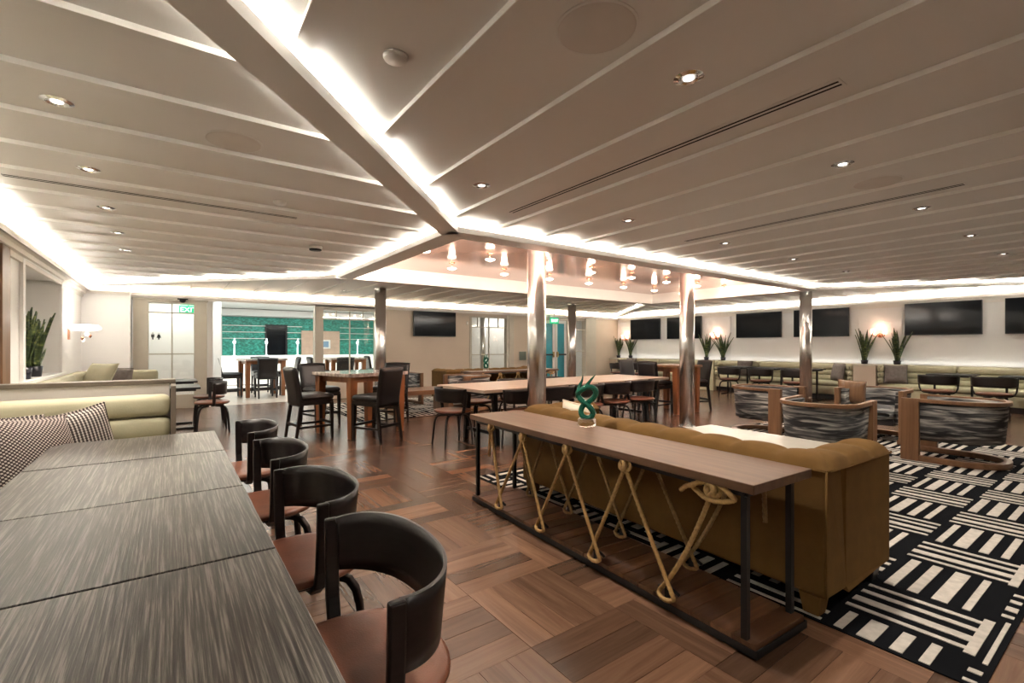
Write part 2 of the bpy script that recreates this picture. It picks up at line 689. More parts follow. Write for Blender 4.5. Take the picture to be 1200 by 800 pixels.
o = part('planks', far_x, 'floor_planks_far', fl)
o['kind'] = 'stuff'
o = part('planks', far_y, 'floor_planks_far', fl)
o.rotation_euler = (0, 0, PI / 2)
o['kind'] = 'stuff'
part('stone_floor', MB().box(XL - 0.3, XR, YB + 0.02, 17.9, -0.03, 0.0), 'pale_laminate', fl, label='pale polished floor of the bar room beyond the opening')

# ================================================================== WALLS
NY0, NY1, NZ0, NZ1 = 7.2, 9.3, 0.90, 2.2      # plant niche in the left wall
mb = MB()
mb.box(XL - 0.4, XL, YF, NY0, 0, 2.6).box(XL - 0.4, XL, NY1, YB + 0.2, 0, 2.6)
mb.box(XL - 0.4, XL, NY0, NY1, 0, NZ0).box(XL - 0.4, XL, NY0, NY1, NZ1, 2.6)
mb.box(XL - 0.46, XL - 0.36, NY0 - 0.1, NY1 + 0.1, NZ0 - 0.1, NZ1 + 0.1)
wl = struct('wall_left', mb, 'white_wall')
t = MB()
for y0, y1 in ((NY0 - 0.10, NY0), (NY1, NY1 + 0.10)):
    t.box(XL, XL + 0.035, y0, y1, NZ0 - 0.02, NZ1 + 0.1)
t.box(XL, XL + 0.035, NY0 - 0.1, NY1 + 0.1, NZ1, NZ1 + 0.1)
t.box(XL - 0.02, XL + 0.06, NY0 - 0.12, NY1 + 0.12, NZ0 - 0.05, NZ0)
struct('trim_1', t, 'white_wall', 0.006)
t = MB()
for y0, y1 in ((7.45, 7.52), (8.9, 8.97)):
    t.box(XL - 0.36, XL - 0.33, y0, y1, NZ0, NZ1 - 0.12)
t.box(XL - 0.36, XL - 0.33, 7.45, 8.97, NZ1 - 0.19, NZ1 - 0.12)
struct('trim_2', t, 'white_wall', 0.004)
struct('trim_3', MB().box(XL, XL + 0.05, 6.25, 6.52, 0, 2.26), 'chair_oak', 0.005)
# pilaster wall left of the restroom door
struct('wall_alcove', MB().box(XL, -0.62, 11.4, YB + 0.2, 0, 2.6), 'white_wall')
struct('wall_front', MB().box(XL - 0.4, XR + 0.3, YF - 0.2, YF, 0, 2.6), 'white_wall')
# right wall with mouldings
wr = struct('wall_right', MB().box(XR, XR + 0.2, YF, YB + 0.2, 0, 2.6), 'white_wall')
t = MB()
for c in (3.96, 8.0, 11.45):
    for yy in (c - 0.42, c + 0.42):
        t.box(XR - 0.02, XR, yy - 0.025, yy + 0.025, 0.9, 2.2)
    t.box(XR - 0.02, XR, c - 0.42, c + 0.42, 2.15, 2.2)
struct('trim_4', t, 'white_wall', 0.004)
# back wall: solid parts between openings  (x ranges)
mb = MB()
TH = 0.2
mb.box(XL, -0.62, YB, YB + TH, 0, 2.6)
for x0, x1 in ((4.36, 7.05), (8.42, 9.75), (10.95, 11.2), (11.75, XR)):
    mb.box(x0, x1, YB, YB + TH, 0, 2.6, 1)
mb.box(-0.62, 4.36, YB, YB + TH, 2.27, 2.6, 1)
mb.box(7.05, 8.42, YB, YB + TH, 2.16, 2.6, 1)
mb.box(7.05, 8.42, YB, YB + TH, 0, 0.56, 1)
mb.box(9.75, 10.95, YB, YB + TH, 2.25, 2.6, 1)
mb.box(11.2, 11.75, YB, YB + TH, 2.2, 2.6, 1)
mb.box(2.98, 4.34, YB, YB + TH, 0, 0.5, 1)
struct('wall_back', mb, ['white_wall', 'beige_wall'])
# cornices under the LED strips (lip hides the strip)
def cornice(name, x0, x1, y0, y1, ax, sgn):
    mb = MB()
    if ax == 'y':      # runs along y, wall plane at x0, room on +sgn
        mb.box(min(x0, x0 + sgn * 0.13), max(x0, x0 + sgn * 0.13), y0, y1, 2.27, 2.30)
        mb.box(min(x0 + sgn * 0.115, x0 + sgn * 0.135), max(x0 + sgn * 0.115, x0 + sgn * 0.135), y0, y1, 2.27, 2.33)
        mb.box(min(x0, x0 + sgn * 0.07), max(x0, x0 + sgn * 0.07), y0, y1, 2.22, 2.27)
        mb.box(min(x0, x0 + sgn * 0.03), max(x0, x0 + sgn * 0.03), y0, y1, 2.16, 2.22)
    else:
        mb.box(x0, x1, min(y0, y0 + sgn * 0.13), max(y0, y0 + sgn * 0.13), 2.27, 2.30)
        mb.box(x0, x1, min(y0 + sgn * 0.115, y0 + sgn * 0.135), max(y0 + sgn * 0.115, y0 + sgn * 0.135), 2.27, 2.33)
        mb.box(x0, x1, min(y0, y0 + sgn * 0.05), max(y0, y0 + sgn * 0.05), 2.235, 2.27)
    struct(name, mb, 'tray_riser')
cornice('trim_5', XL, 0, YF, 11.4, 'y', 1)
cornice('trim_6', -0.62, XR, YB, 0, 'x', -1)
cornice('trim_7', XR, 0, YF, YB - 0.14, 'y', -1)
cornice('trim_8', XL, -0.62, 11.4, 0, 'x', -1)
struct('baseboard_back', MB().box(4.36, 7.05, YB - 0.015, YB, 0, 0.1).box(8.42, 9.7, YB - 0.015, YB, 0, 0.1).box(11.8, 12.8, YB - 0.015, YB, 0, 0.1), 'beige_wall', 0.003)
struct('baseboard_left', MB().box(XL, XL + 0.015, 10.6, 11.4, 0, 0.1), 'white_wall', 0.003)

# ------------------------------------------------------------------ ceiling: four hipped fields round a raised tray
ce = struct('ceiling', MB().box(XL - 0.4, XR + 0.2, YF, TY0 + 0.15, ZC, ZC + 0.05)
            .box(XL - 0.4, XR + 0.2, TY1 - 0.15, YB + 0.2, ZC, ZC + 0.05)
            .box(XL - 0.4, TX0 + 0.15, TY0 + 0.15, TY1 - 0.15, ZC, ZC + 0.05)
            .box(TX1 - 0.15, XR + 0.2, TY0 + 0.15, TY1 - 0.15, ZC, ZC + 0.05), 'ceiling_paint')
# diagonal directions from the tray corners to the room corners
def diag_x(y):      # near-left diagonal: x on the beam centre for a given y
    return TX0 + 0.05 + (y - (TY0 + 0.05)) / DG
BD = 0.023           # batten depth
BW = 0.065
def batten(p, q):
    p, q = Vector(p), Vector(q)
    L = (q - p).length
    if L < 0.25:
        return
    a = math.atan2(q.y - p.y, q.x - p.x)
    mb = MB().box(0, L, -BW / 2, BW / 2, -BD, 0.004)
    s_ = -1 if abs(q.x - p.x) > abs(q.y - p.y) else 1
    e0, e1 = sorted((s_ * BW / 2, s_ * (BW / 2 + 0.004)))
    mb.box(0, L, e0, e1, -BD - 0.002, 0.004, 1)  # light on the batten's side face, painted as a brighter edge strip
    o = part('batten', mb, ['ceiling_paint', 'lit_side_paint'], ce)
    o.location = (p.x, p.y, ZC)
    o.rotation_euler = (0, 0, a)
k = -4
while 0.985 + 0.561 * k < XR:       # front field: battens run along y
    X = 0.985 + 0.561 * k
    k += 1
    if X < XL + 0.1:
        continue
    ytop = TY0 + 0.02
    if X < TX0:
        ytop = TY0 + 0.05 + (X - TX0 - 0.05) * DG
    if X > TX1:
        ytop = TY0 + 0.05 - (X - TX1 + 0.05) * 1.22
    if ytop > YF + 0.3:
        batten((X, YF, 0), (X, ytop, 0))
k = 0
while 0.61 + 0.554 * k < YB - 0.2:      # left field: battens run along x
    Y = 0.61 + 0.554 * k
    k += 1
    xe = TX0 + 0.02
    if Y < TY0:
        xe = diag_x(Y)
    if Y > TY1:
        xe = TX0 - (Y - TY1) * 0.93
    batten((XL, Y, 0), (xe, Y, 0))
k = 0
while -0.2 + 0.56 * k < XR:            # back field: along y
    X = -0.2 + 0.56 * k
    k += 1
    y0 = TY1 - 0.02
    if X < TX0:
        y0 = TY1 + (TX0 - X) / 0.93
    if X > TX1:
        y0 = TY1 + (X - TX1) * 1.24
    batten((X, y0, 0), (X, YB, 0))
k = 0
while 0.6 + 0.56 * k < YB - 0.3:       # right field: along x
    Y = 0.6 + 0.56 * k
    k += 1
    x0 = TX1 - 0.02
    if Y < TY0:
        x0 = TX1 + (TY0 - Y) / 1.22
    if Y > TY1:
        x0 = TX1 + (Y - TY1) / 1.24
    batten((x0, Y, 0), (XR, Y, 0))
# beams: slab with small upstand lips, core above
def beam(name, p, q, wd=0.26, thin=0.0):
    p, q = Vector(p), Vector(q)
    L = (q - p).length
    a = math.atan2(q.y - p.y, q.x - p.x)
    h = wd / 2
    t_ = thin or 0.035
    mb = MB().box(0, L, -h, h, ZB, ZB + t_)
    if not thin:
        mb.box(0, L, -h, -h + 0.012, ZB + 0.035, ZB + 0.055).box(0, L, h - 0.012, h, ZB + 0.035, ZB + 0.055)
    if wd < 0.22 and not thin:
        mb.box(0, L, -0.03, 0.03, ZB + t_, ZC + 0.002)
    o = part(name, mb, 'ceiling_paint', None)
    o['kind'] = 'structure'
    o.location = (p.x, p.y, 0)
    o.rotation_euler = (0, 0, a)
    return o
hb = 0.12
beam('trim_9', (TX0, TY0 + hb, 0), (TX1, TY0 + hb, 0), 0.24)
beam('trim_10', (TX0 + hb, TY0 + 0.24, 0), (TX0 + hb, TY1 - 0.24, 0), 0.24)
beam('trim_11', (TX0, TY1 - 0.09, 0), (TX1, TY1 - 0.09, 0), 0.178, 0.03)
beam('trim_12', (TX1 - 0.09, TY0 + 0.24, 0), (TX1 - 0.09, TY1 - 0.18, 0), 0.178, 0.03)
DIAGS = [((TX0 + 0.06, TY0 + 0.13), (XL, TY0 + 0.13 + (XL - TX0 - 0.06) * DG)),
         ((TX0 + 0.08, TY1 - 0.1), (XL + 0.1, 11.3)),
         ((TX1 - 0.1, TY1 - 0.1), (XR - 0.1, YB - 0.15)),
         ((TX1 - 0.1, TY0 + 0.1), (XR, 0.0))]
for n, (p, q) in enumerate(DIAGS):
    beam('trim_%d' % (13 + n), (*p, 0), (*q, 0), 0.19)
    d = (Vector(q) - Vector(p)).normalized()
    nn = Vector((-d.y, d.x))
    for s_ in (-1, 1):
        a_, b_ = Vector(p) + d * 0.25 + nn * s_ * 0.06, Vector(q) + nn * s_ * 0.06
        strip(a_, b_, zs, COVE_W * (0.68 if n == 0 else 1.0))
# tray risers and copper ceiling
ZT = 2.60
mb = MB().box(TX0 + 0.09, TX0 + 0.15, TY0 + 0.09, TY1 - 0.18, ZB + 0.036, ZT).box(TX1 - 0.24, TX1 - 0.181, TY0 + 0.15, TY1 - 0.24, ZB, ZT)
mb.box(TX0 + 0.15, TX1 - 0.24, TY0 + 0.09, TY0 + 0.15, ZB + 0.036, ZT).box(TX0 + 0.15, TX1 - 0.181, TY1 - 0.24, TY1 - 0.181, ZB, ZT)
struct('trim_17', mb, 'tray_riser')
struct('trim_18', MB().box(TX0 + 0.05, TX1 - 0.05, TY0 + 0.05, TY1 - 0.05, ZT, ZT + 0.04), 'copper_ceiling')

# crystal lamps on the copper ceiling
lamp = None
ORD = ('first', 'second', 'third', 'fourth', 'fifth', 'sixth', 'seventh', 'eighth')
ROWN = ('nearest', 'middle', 'farthest')
nl = 0
for r_, yy in enumerate((4.65, 5.65, 6.65)):
    for c_ in range(8):
        xx = 2.75 + c_ * 1.01 - 0.07 * r_
        if lamp is None:
            lamp = thing('ceiling_lamp', 'glowing crystal lamp under the copper ceiling, %s from the left in the %s row' % (ORD[c_], ROWN[r_]), 'lamp', (xx, yy, ZT), 0, 'crystal lamps under the copper ceiling')
            part('canopy', MB().lathe([(0.05, -0.012), (0.05, 0.0)], 14), 'copper', lamp)
            part('crystal', MB().lathe([(0.02, -0.115), (0.062, -0.10), (0.07, -0.088), (0.015, -0.078)], 14), 'crystal_glow', lamp)
            part('stem', MB().lathe([(0.007, -0.08), (0.007, -0.012)], 8), 'copper', lamp)
        else:
            dup(lamp, (xx, yy, ZT), 0, 'glowing crystal lamp under the copper ceiling, %s from the left in the %s row' % (ORD[c_], ROWN[r_]))
        pl = bpy.data.lights.new('crystal_lamp_light', 'POINT')
        pl.energy = 1.2
        pl.shadow_soft_size = 0.045
        pl.color = (1.0, 0.74, 0.56)
        po = bpy.data.objects.new('crystal_lamp_light', pl)
        po.location = (xx, yy, ZT - 0.17)
        COL.objects.link(po)

# recessed cans
cans = [(-0.45, 3.17, 'recessed downlight at the left edge, nearest in the left ceiling field'),
        (-0.45, 4.26, 'second recessed downlight in the row over the left booths'),
        (-0.45, 5.35, 'third recessed downlight in the row over the left booths'),
        (-0.45, 6.45, 'fourth recessed downlight over the left booths, before the far end'),
        (-0.45, 7.55, 'farthest visible recessed downlight over the left booths'),
        (1.87, 1.25, 'recessed downlight nearest above the console, right of the big round grille'),
        (3.57, 1.25, 'recessed downlight right of the long slot, above the rug'),
        (5.26, 1.25, 'recessed downlight over the rug by the second slot'),
        (6.98, 1.25, 'recessed downlight far right over the barrel chairs'),
        (1.87, 2.98, 'recessed downlight close to the glowing diagonal beam'),
        (3.52, 3.0, 'recessed downlight in line with the front steel column'),
        (5.2, 3.0, 'recessed downlight between the first two steel columns overhead'),
        (6.9, 3.0, 'recessed downlight above the far part of the rug'),
        (8.7, 3.0, 'recessed downlight toward the right end of the long beam'),
        (8.7, 1.25, 'recessed downlight beyond the rug near the right banquette'),
        (11.9, 5.0, 'recessed downlight over the right banquette tables, middle'),
        (11.9, 2.2, 'recessed downlight over the right banquette tables, nearest'),
        (11.9, 8.4, 'recessed downlight over the right banquette tables, farthest'),
        (1.2, 7.3, 'recessed downlight over the stone counter table on the left'),
        (5.5, 9.9, 'recessed downlight over the far lounge, by the television wall'),
        (8.0, 10.2, 'recessed downlight over the far sofa by the exit doors'),
        (3.0, 10.3, 'recessed downlight over the far rug by the window'),
        (0.6, -0.6, 'recessed downlight behind the viewpoint over the grey tables'),
        (3.6, -0.6, 'recessed downlight behind the rug end near the front wall')]
can0 = None
for xx, yy, lab in cans:
    if can0 is None:
        can0 = thing('recessed_downlight', lab, 'downlight', (xx, yy, ZC))
        ring = MB()
        ring.grid(lambda u, v: ((0.045 + 0.02 * v) * math.cos(2 * PI * u), (0.045 + 0.02 * v) * math.sin(2 * PI * u), -0.008 + 0.007 * v), 20, 1, wrap_u=True)
        ring.grid(lambda u, v: ((0.045 - 0.012 * v) * math.cos(2 * PI * u), (0.045 - 0.012 * v) * math.sin(2 * PI * u), -0.008 + 0.006 * v), 20, 1, wrap_u=True, flip=True)
        part('trim_ring', ring, 'chrome', can0)
        part('lamp_disc', MB().lathe([(0.024, -0.004), (0.024, -0.001)], 16), 'lamp_disc', can0)
    else:
        dup(can0, (xx, yy, ZC), 0, lab)
    sl = bpy.data.lights.new('can_light', 'SPOT')
    sl.energy = CAN_W
    sl.spot_size = math.radians(105)
    sl.spot_blend = 0.8
    sl.shadow_soft_size = 0.035
    sl.color = (1.0, 0.90, 0.78)
    so = bpy.data.objects.new('can_light', sl)
    so.location = (xx, yy, ZC - 0.03)
    COL.objects.link(so)

# other fittings on the ceiling
def disc_thing(name, lab, cat, x, y, r, h, mat, ringmat):
    t = thing(name, lab, cat, (x, y, ZC))
    part('face', MB().lathe([(r * 0.9, -h), (r * 0.94, -h * 0.6), (r * 0.94, 0)], 32), mat, t)
    part('rim', MB().lathe([(r, -h * 0.5), (r, 0)], 32).lathe([(r * 0.94, -h * 0.7), (r, -h * 0.5)], 32, cap=False), ringmat, t)
disc_thing('ceiling_speaker', 'large round speaker grille near the top of the picture', 'speaker', 1.30, 1.26, 0.155, 0.006, 'speaker_mesh', 'ceiling_paint')
disc_thing('ceiling_speaker', 'round speaker grille in the left ceiling field, left of the diagonal beam', 'speaker', 0.30, 3.19, 0.15, 0.006, 'speaker_mesh', 'ceiling_paint')
disc_thing('ceiling_speaker', 'faint round speaker grille in the right ceiling field, above the rug', 'speaker', 4.17, 1.24, 0.15, 0.006, 'speaker_mesh', 'ceiling_paint')
disc_thing('smoke_detector', 'white round smoke detector right of the glowing diagonal beam', 'detector', 0.75, 1.86, 0.05, 0.018, 'white_plastic', 'white_plastic')
disc_thing('smoke_detector', 'white round smoke detector in the left ceiling field', 'detector', 0.73, 4.29, 0.05, 0.02, 'white_plastic', 'white_plastic')
disc_thing('ceiling_sensor', 'dark round sensor on the left ceiling near the tray corner', 'sensor', 1.40, 5.95, 0.075, 0.05, 'black_metal', 'white_plastic')
def slot(lab, x0, x1, y0, y1):
    t = thing('slot_diffuser', lab, 'vent', ((x0 + x1) / 2, (y0 + y1) / 2, ZC))
    lx, ly = x1 - x0, y1 - y0
    fr = MB()
    fr.box(-lx / 2 - 0.012, lx / 2 + 0.012, -ly / 2 - 0.012, ly / 2 + 0.012, -0.003, 0.002)
    part('frame', fr, 'ceiling_paint', t)
    for s_ in (-1, 1):
        g = MB()
        if ly > lx:
            g.box(s_ * 0.018 - 0.006, s_ * 0.018 + 0.006, -ly / 2, ly / 2, -0.005, -0.001)
        else:
            g.box(-lx / 2, lx / 2, s_ * 0.018 - 0.006, s_ * 0.018 + 0.006, -0.005, -0.001)
        part('slot', g, 'black_gap', t, label='dark slot')
slot('long dark double slot vent in the ceiling above the console', 2.42, 2.49, 0.87, 3.42)
slot('second double slot vent farther right in the ceiling above the rug', 4.69, 4.76, 0.88, 3.2)
slot('slot vent running across the left ceiling field over the booths', -0.95, 0.95, 4.70, 4.77)

# ================================================================== COLUMNS
def column(x, y, ztop, lab):
    t = thing('steel_column', lab, 'column', (x, y, 0))
    part('shaft', MB().lathe([(0.112, 0.03), (0.112, ztop)], 36), 'stainless', t)
    part('base_ring', MB().lathe([(0.125, 0.001), (0.125, 0.03), (0.114, 0.036)], 36), 'stainless', t)
    part('collar', MB().lathe([(0.116, ztop - 0.03), (0.116, ztop - 0.001)], 36), 'chrome', t)
column(3.55, 4.42, ZT, 'nearest polished steel column, behind the green glass sculpture')
column(6.57, 4.42, ZT, 'polished steel column right of the long table, in the middle of the room')
column(10.72, 4.42, ZC, 'polished steel column standing in front of the right banquette')
column(3.45, 9.35, ZC, 'polished steel column by the gridded window on the back wall')
column(8.95, 9.6, ZC, 'farthest polished steel column, by the exit doors')

# ================================================================== BACK WALL OPENINGS
def rect_frame(mb, x0, x1, z0, z1, w, y0, y1, bottom=True):
    mb.box(x0, x0 + w, y0, y1, z0, z1).box(x1 - w, x1, y0, y1, z0, z1).box(x0 + w, x1 - w, y0, y1, z1 - w, z1)
    if bottom:
        mb.box(x0 + w, x1 - w, y0, y1, z0, z0 + w)
# restroom door (door_1)
mb = MB()
mb.box(-0.60, -0.36, YB - 0.06, YB + 0.12, 0, 2.235).box(0.40, 0.62, YB - 0.06, YB + 0.12, 0, 2.235).box(-0.36, 0.40, YB - 0.06, YB + 0.12, 2.15, 2.235)
mb.box(-0.36, 0.40, YB, YB + 0.08, 0, 0.28)
mb.box(-0.62, 0.64, YB - 0.08, YB + 0.12, 2.2, 2.235)
d1 = struct('door_1', mb, 'frame_paint', 0.006)
mb = MB()
mb.box(0.01, 0.035, YB, YB + 0.05, 0.28, 2.15)
for z in (1.96, 1.12):
    mb.box(-0.36, 0.40, YB, YB + 0.05, z - 0.012, z + 0.012)
part('mullion', mb, 'frame_paint', d1)
for x0, x1 in ((-0.36, 0.01), (0.035, 0.40)):
    for z0, z1 in ((0.28, 1.108), (1.132, 1.948), (1.972, 2.15)):
        part('pane', MB().box(x0, x1, YB + 0.02, YB + 0.026, z0, z1), 'window_pane', d1)
# passage behind it
struct('wall_passage', MB().box(-1.3, 1.0, 13.5, 13.6, 0, 2.5).box(-1.4, -1.3, 12.1, 13.6, 0, 2.5).box(0.62, 0.68, 12.1, 13.5, 0, 2.5), 'white_wall')
es = thing('exit_sign', 'green exit sign seen through the glass restroom door', 'sign', (0.32, 12.7, 2.0), 0)
part('housing', MB().box(-0.17, 0.17, -0.02, 0.02, -0.01, 0.17), 'exit_green', es, 0.004)
part('top_rail', MB().box(-0.15, 0.15, -0.015, 0.015, 0.19, 0.25).box(-0.01, 0.01, -0.01, 0.01, 0.17, 0.45), 'exit_green', es)
text_part('letters', 'EXIT', 0.15, 'exit_letters', es, (0, -0.022, 0.08), (PI / 2, 0, 0))
for n, xx in enumerate((-0.33, -0.22)):
    f = thing('restroom_symbol', ('left' if n == 0 else 'right') + ' one of two small dark restroom figures behind the glass door', 'sign', (xx, 13.5, 1.50))
    part('head', MB().lathe([(0.016, -0.004), (0.016, 0.0)], 14, M=Matrix.Translation((0, 0, 0.075)) @ Matrix.Rotation(PI / 2, 4, 'X')), 'black_metal', f)
    pts = [(-0.03, 0.05), (0.03, 0.05), (0.028, -0.02), (0.012, -0.02), (0.012, -0.07), (-0.012, -0.07), (-0.012, -0.02), (-0.028, -0.02)] if n == 0 else [(-0.018, 0.05), (0.018, 0.05), (0.042, -0.03), (0.012, -0.03), (0.012, -0.07), (-0.012, -0.07), (-0.012, -0.03), (-0.042, -0.03)]
    part('figure', MB().prism(pts, 0.0, 0.004, M=Matrix.Rotation(PI / 2, 4, 'X')), 'black_metal', f)
sc_ = thing('security_camera', 'small dark security camera on top of the restroom door frame', 'camera', (0.20, YB - 0.09, 2.24))
part('dome', MB().lathe([(0.02, -0.07), (0.05, -0.05), (0.055, -0.02), (0.055, 0.0)], 16), 'black_metal', sc_)
part('mount', MB().box(-0.09, 0.09, -0.03, 0.03, -0.012, 0.012), 'black_metal', sc_)

# wide opening jamb and window_1
mb = MB()
mb.box(2.78, 2.97, YB - 0.05, YB + 0.15, 0, 2.27)
mb.box(4.26, 4.36, YB - 0.05, YB + 0.15, 0, 2.27)
mb.box(2.97, 4.26, YB - 0.05, YB + 0.15, 2.15, 2.27)
mb.box(2.97, 4.26, YB - 0.05, YB + 0.15, 0.46, 0.56)
w1 = struct('window_1', mb, 'frame_paint', 0.006)
mb = MB().box(3.6, 3.625, YB, YB + 0.04, 0.56, 2.15).box(2.97, 4.26, YB, YB + 0.04, 1.93, 1.955)
mb.box(3.28, 3.30, YB, YB + 0.04, 1.955, 2.15).box(3.93, 3.95, YB, YB + 0.04, 1.955, 2.15)
part('mullion', mb, 'frame_paint', w1)
for x0, x1, z0, z1 in ((2.97, 3.6, 0.56, 1.93), (3.625, 4.26, 0.56, 1.93), (2.97, 3.28, 1.955, 2.15), (3.30, 3.6, 1.955, 2.15), (3.625, 3.93, 1.955, 2.15), (3.95, 4.26, 1.955, 2.15)):
    part('pane', MB().box(x0, x1, YB + 0.015, YB + 0.021, z0, z1), 'window_pane', w1)
# window_2
mb = MB()
mb.box(7.05, 7.11, YB - 0.03, YB + 0.1, 0.56, 2.16).box(8.36, 8.44, YB - 0.03, YB + 0.1, 0.56, 2.2).box(7.11, 8.36, YB - 0.03, YB + 0.1, 2.13, 2.16).box(7.11, 8.36, YB - 0.03, YB + 0.1, 0.56, 0.6)
mb.box(8.44, 8.62, YB - 0.04, YB, 0, 2.27)
w2 = struct('window_2', mb, 'frame_paint', 0.005)
mb = MB().box(7.72, 7.745, YB, YB + 0.04, 0.6, 2.13).box(7.11, 8.36, YB, YB + 0.04, 1.83, 1.855).box(7.11, 8.36, YB, YB + 0.04, 1.02, 1.045)
mb.box(7.33, 7.35, YB, YB + 0.04, 1.855, 2.13).box(8.06, 8.08, YB, YB + 0.04, 1.855, 2.13)
part('mullion', mb, 'frame_paint', w2)
for x0, x1 in ((7.11, 7.72), (7.745, 8.36)):
    for z0, z1 in ((0.6, 1.02), (1.045, 1.83), (1.855, 2.13)):
        part('pane', MB().box(x0, x1, YB + 0.015, YB + 0.021, z0, z1), 'window_pane', w2)
# exit doors (door_2)
mb = MB()
mb.box(9.75, 9.83, YB - 0.04, YB + 0.1, 0, 2.25).box(10.87, 10.97, YB - 0.04, YB + 0.1, 0, 2.25).box(9.83, 10.87, YB - 0.04, YB + 0.1, 2.15, 2.25)
d2 = struct('door_2', mb, 'frame_paint', 0.005)
for x0, x1, hx in ((9.83, 10.35, 10.27), (10.36, 10.87, 10.44)):
    lf = MB()
    rect_frame(lf, x0, x1, 0.02, 2.14, 0.10, YB + 0.02, YB + 0.07)
    lv = part('leaf', lf, 'white_plastic', d2, 0.004)
    part('pane', MB().box(x0 + 0.1, x1 - 0.1, YB + 0.04, YB + 0.05, 0.12, 2.04), 'teal_door_glass', lv)
    part('push_bar', MB().box(x0 + 0.05, x1 - 0.05, YB - 0.02, YB + 0.02, 0.98, 1.03), 'black_metal', lv)
    part('handle', MB().box(hx - 0.03, hx + 0.03, YB - 0.03, YB + 0.02, 0.92, 1.10), 'brass', lv, 0.005)
es = thing('exit_sign', 'green exit sign hanging in front of the teal double doors', 'sign', (10.0, 11.55, 2.02), math.radians(-8))
part('housing', MB().box(-0.16, 0.16, -0.02, 0.02, -0.02, 0.18), 'exit_green', es, 0.004)
part('hanger', MB().box(-0.17, 0.17, -0.04, 0.04, 0.2, 0.24).box(-0.012, 0.012, -0.012, 0.012, 0.18, 0.44), 'white_plastic', es)
text_part('letters', 'EXIT', 0.13, 'exit_letters', es, (0, -0.022, 0.08), (PI / 2, 0, 0))
# window_3
mb = MB().box(11.18, 11.24, YB - 0.03, YB + 0.1, 0, 2.2).box(11.70, 12.2, YB - 0.06, YB, 0, 2.27).box(11.24, 11.70, YB - 0.03, YB + 0.1, 2.16, 2.2)
w3 = struct('window_3', mb, 'frame_paint', 0.005)
part('mullion', MB().box(11.24, 11.70, YB, YB + 0.04, 1.84, 1.865).box(11.24, 11.70, YB, YB + 0.04, 1.1, 1.125), 'frame_paint', w3)
for z0, z1 in ((0.05, 1.1), (1.125, 1.84), (1.865, 2.16)):
    part('pane', MB().box(11.24, 11.70, YB + 0.015, YB + 0.021, z0, z1), 'window_pane', w3)
# lit passage behind windows 2 and 3
struct('wall_corridor', MB().box(6.6, 12.6, 13.6, 13.7, 0, 2.5).box(6.55, 6.6, 12.1, 13.7, 0, 2.5).box(12.6, 12.65, 12.1, 13.7, 0, 2.5).box(6.6, 12.6, 12.1, 13.6, 2.42, 2.47), 'white_wall')
t = thing('corridor_column', 'slim steel column glimpsed through the second gridded window', 'column', (8.2, 13.0, 0))
part('shaft', MB().lathe([(0.09, 0.001), (0.09, 2.42)], 20), 'stainless', t)
part('base_ring', MB().lathe([(0.11, 0.001), (0.11, 0.03)], 20), 'stainless', t)
t = thing('notice_board', 'small grey green board on the wall right of the second gridded window', 'board', (8.98, YB - 0.012, 0.98))
part('frame', MB().box(-0.15, 0.15, 0, 0.012, -0.15, 0.15), 'beige_wall', t, 0.003)
part('panel', MB().box(-0.135, 0.135, -0.004, 0.0, -0.135, 0.135), 'grey_board', t)
t = thing('wall_switch', 'small white switch plate on the back wall left of the second window', 'switch', (6.98, YB - 0.012, 1.95))
part('plate', MB().box(-0.04, 0.04, 0, 0.012, -0.06, 0.06), 'frame_paint', t, 0.003)
part('rocker', MB().box(-0.02, 0.02, -0.006, 0.0, -0.03, 0.03), 'white_plastic', t)

# ================================================================== TELEVISIONS
def tv(lab, loc, rotz, wd=1.25, ht=0.70):
    t = thing('television', lab, 'television', loc, rotz)
    cs = part('casing', MB().box(-wd / 2, wd / 2, -0.05, 0.0, -ht / 2, ht / 2), 'tv_black', t, 0.006)
    part('screen', MB().box(-wd / 2 + 0.012, wd / 2 - 0.012, -0.053, -0.048, -ht / 2 + 0.02, ht / 2 - 0.012), 'tv_screen', cs)
    part('wall_bracket', MB().box(-0.25, 0.25, 0.0, 0.06, -0.15, 0.15), 'black_metal', t)
tv('wide black television hanging alone on the beige back wall', (5.9, YB - 0.065, 1.89), 0, 1.28, 0.68)
for yy, lab in ((1.26, 'black television at the right edge of the picture, nearest on the white wall'), (2.83, 'largest fully visible black television, on the white wall right of the near wall lights'),
                (5.15, 'black television partly behind the right steel column'), (6.71, 'black television between the far wall lights and the right steel column'),
                (9.07, 'black television partly behind the middle steel column'), (10.6, 'farthest black television on the white wall, with window reflections, near the room corner')):
    tv(lab, (XR - 0.065, yy, 1.87), -PI / 2)

# ================================================================== WALL LIGHTS
def wall_light(y, lab):
    t = thing('wall_light', lab, 'wall light', (XR, y, 1.53), -PI / 2)
    part('back_plate', MB().lathe([(0.055, 0.0), (0.055, 0.015), (0.03, 0.03)], 18, M=Matrix.Rotation(PI / 2, 4, 'X')), 'copper', t)
    for s_ in (-1, 1):
        am = part('arm', MB().tube([(0, -0.02, 0), (s_ * 0.06, -0.08, -0.03), (s_ * 0.11, -0.1, -0.01), (s_ * 0.115, -0.1, 0.03)], 0.009, 8), 'copper', t)
        part('shade', MB().lathe([(0.03, 0.03), (0.04, 0.06), (0.045, 0.12), (0.04, 0.15)], 16, M=Matrix.Translation((s_ * 0.115, -0.1, 0)), cap=True), 'sconce_glow', am)
    pl = bpy.data.lights.new('wall_light_bulb', 'POINT')
    pl.energy = 0.6
    pl.color = (1, 0.62, 0.42)
    pl.shadow_soft_size = 0.06
    po = bpy.data.objects.new('wall_light_bulb', pl)
    po.location = (XR - 0.13, y, 1.76)
    COL.objects.link(po)
wall_light(3.93, 'nearest pink glowing twin wall light, between two tall plants')
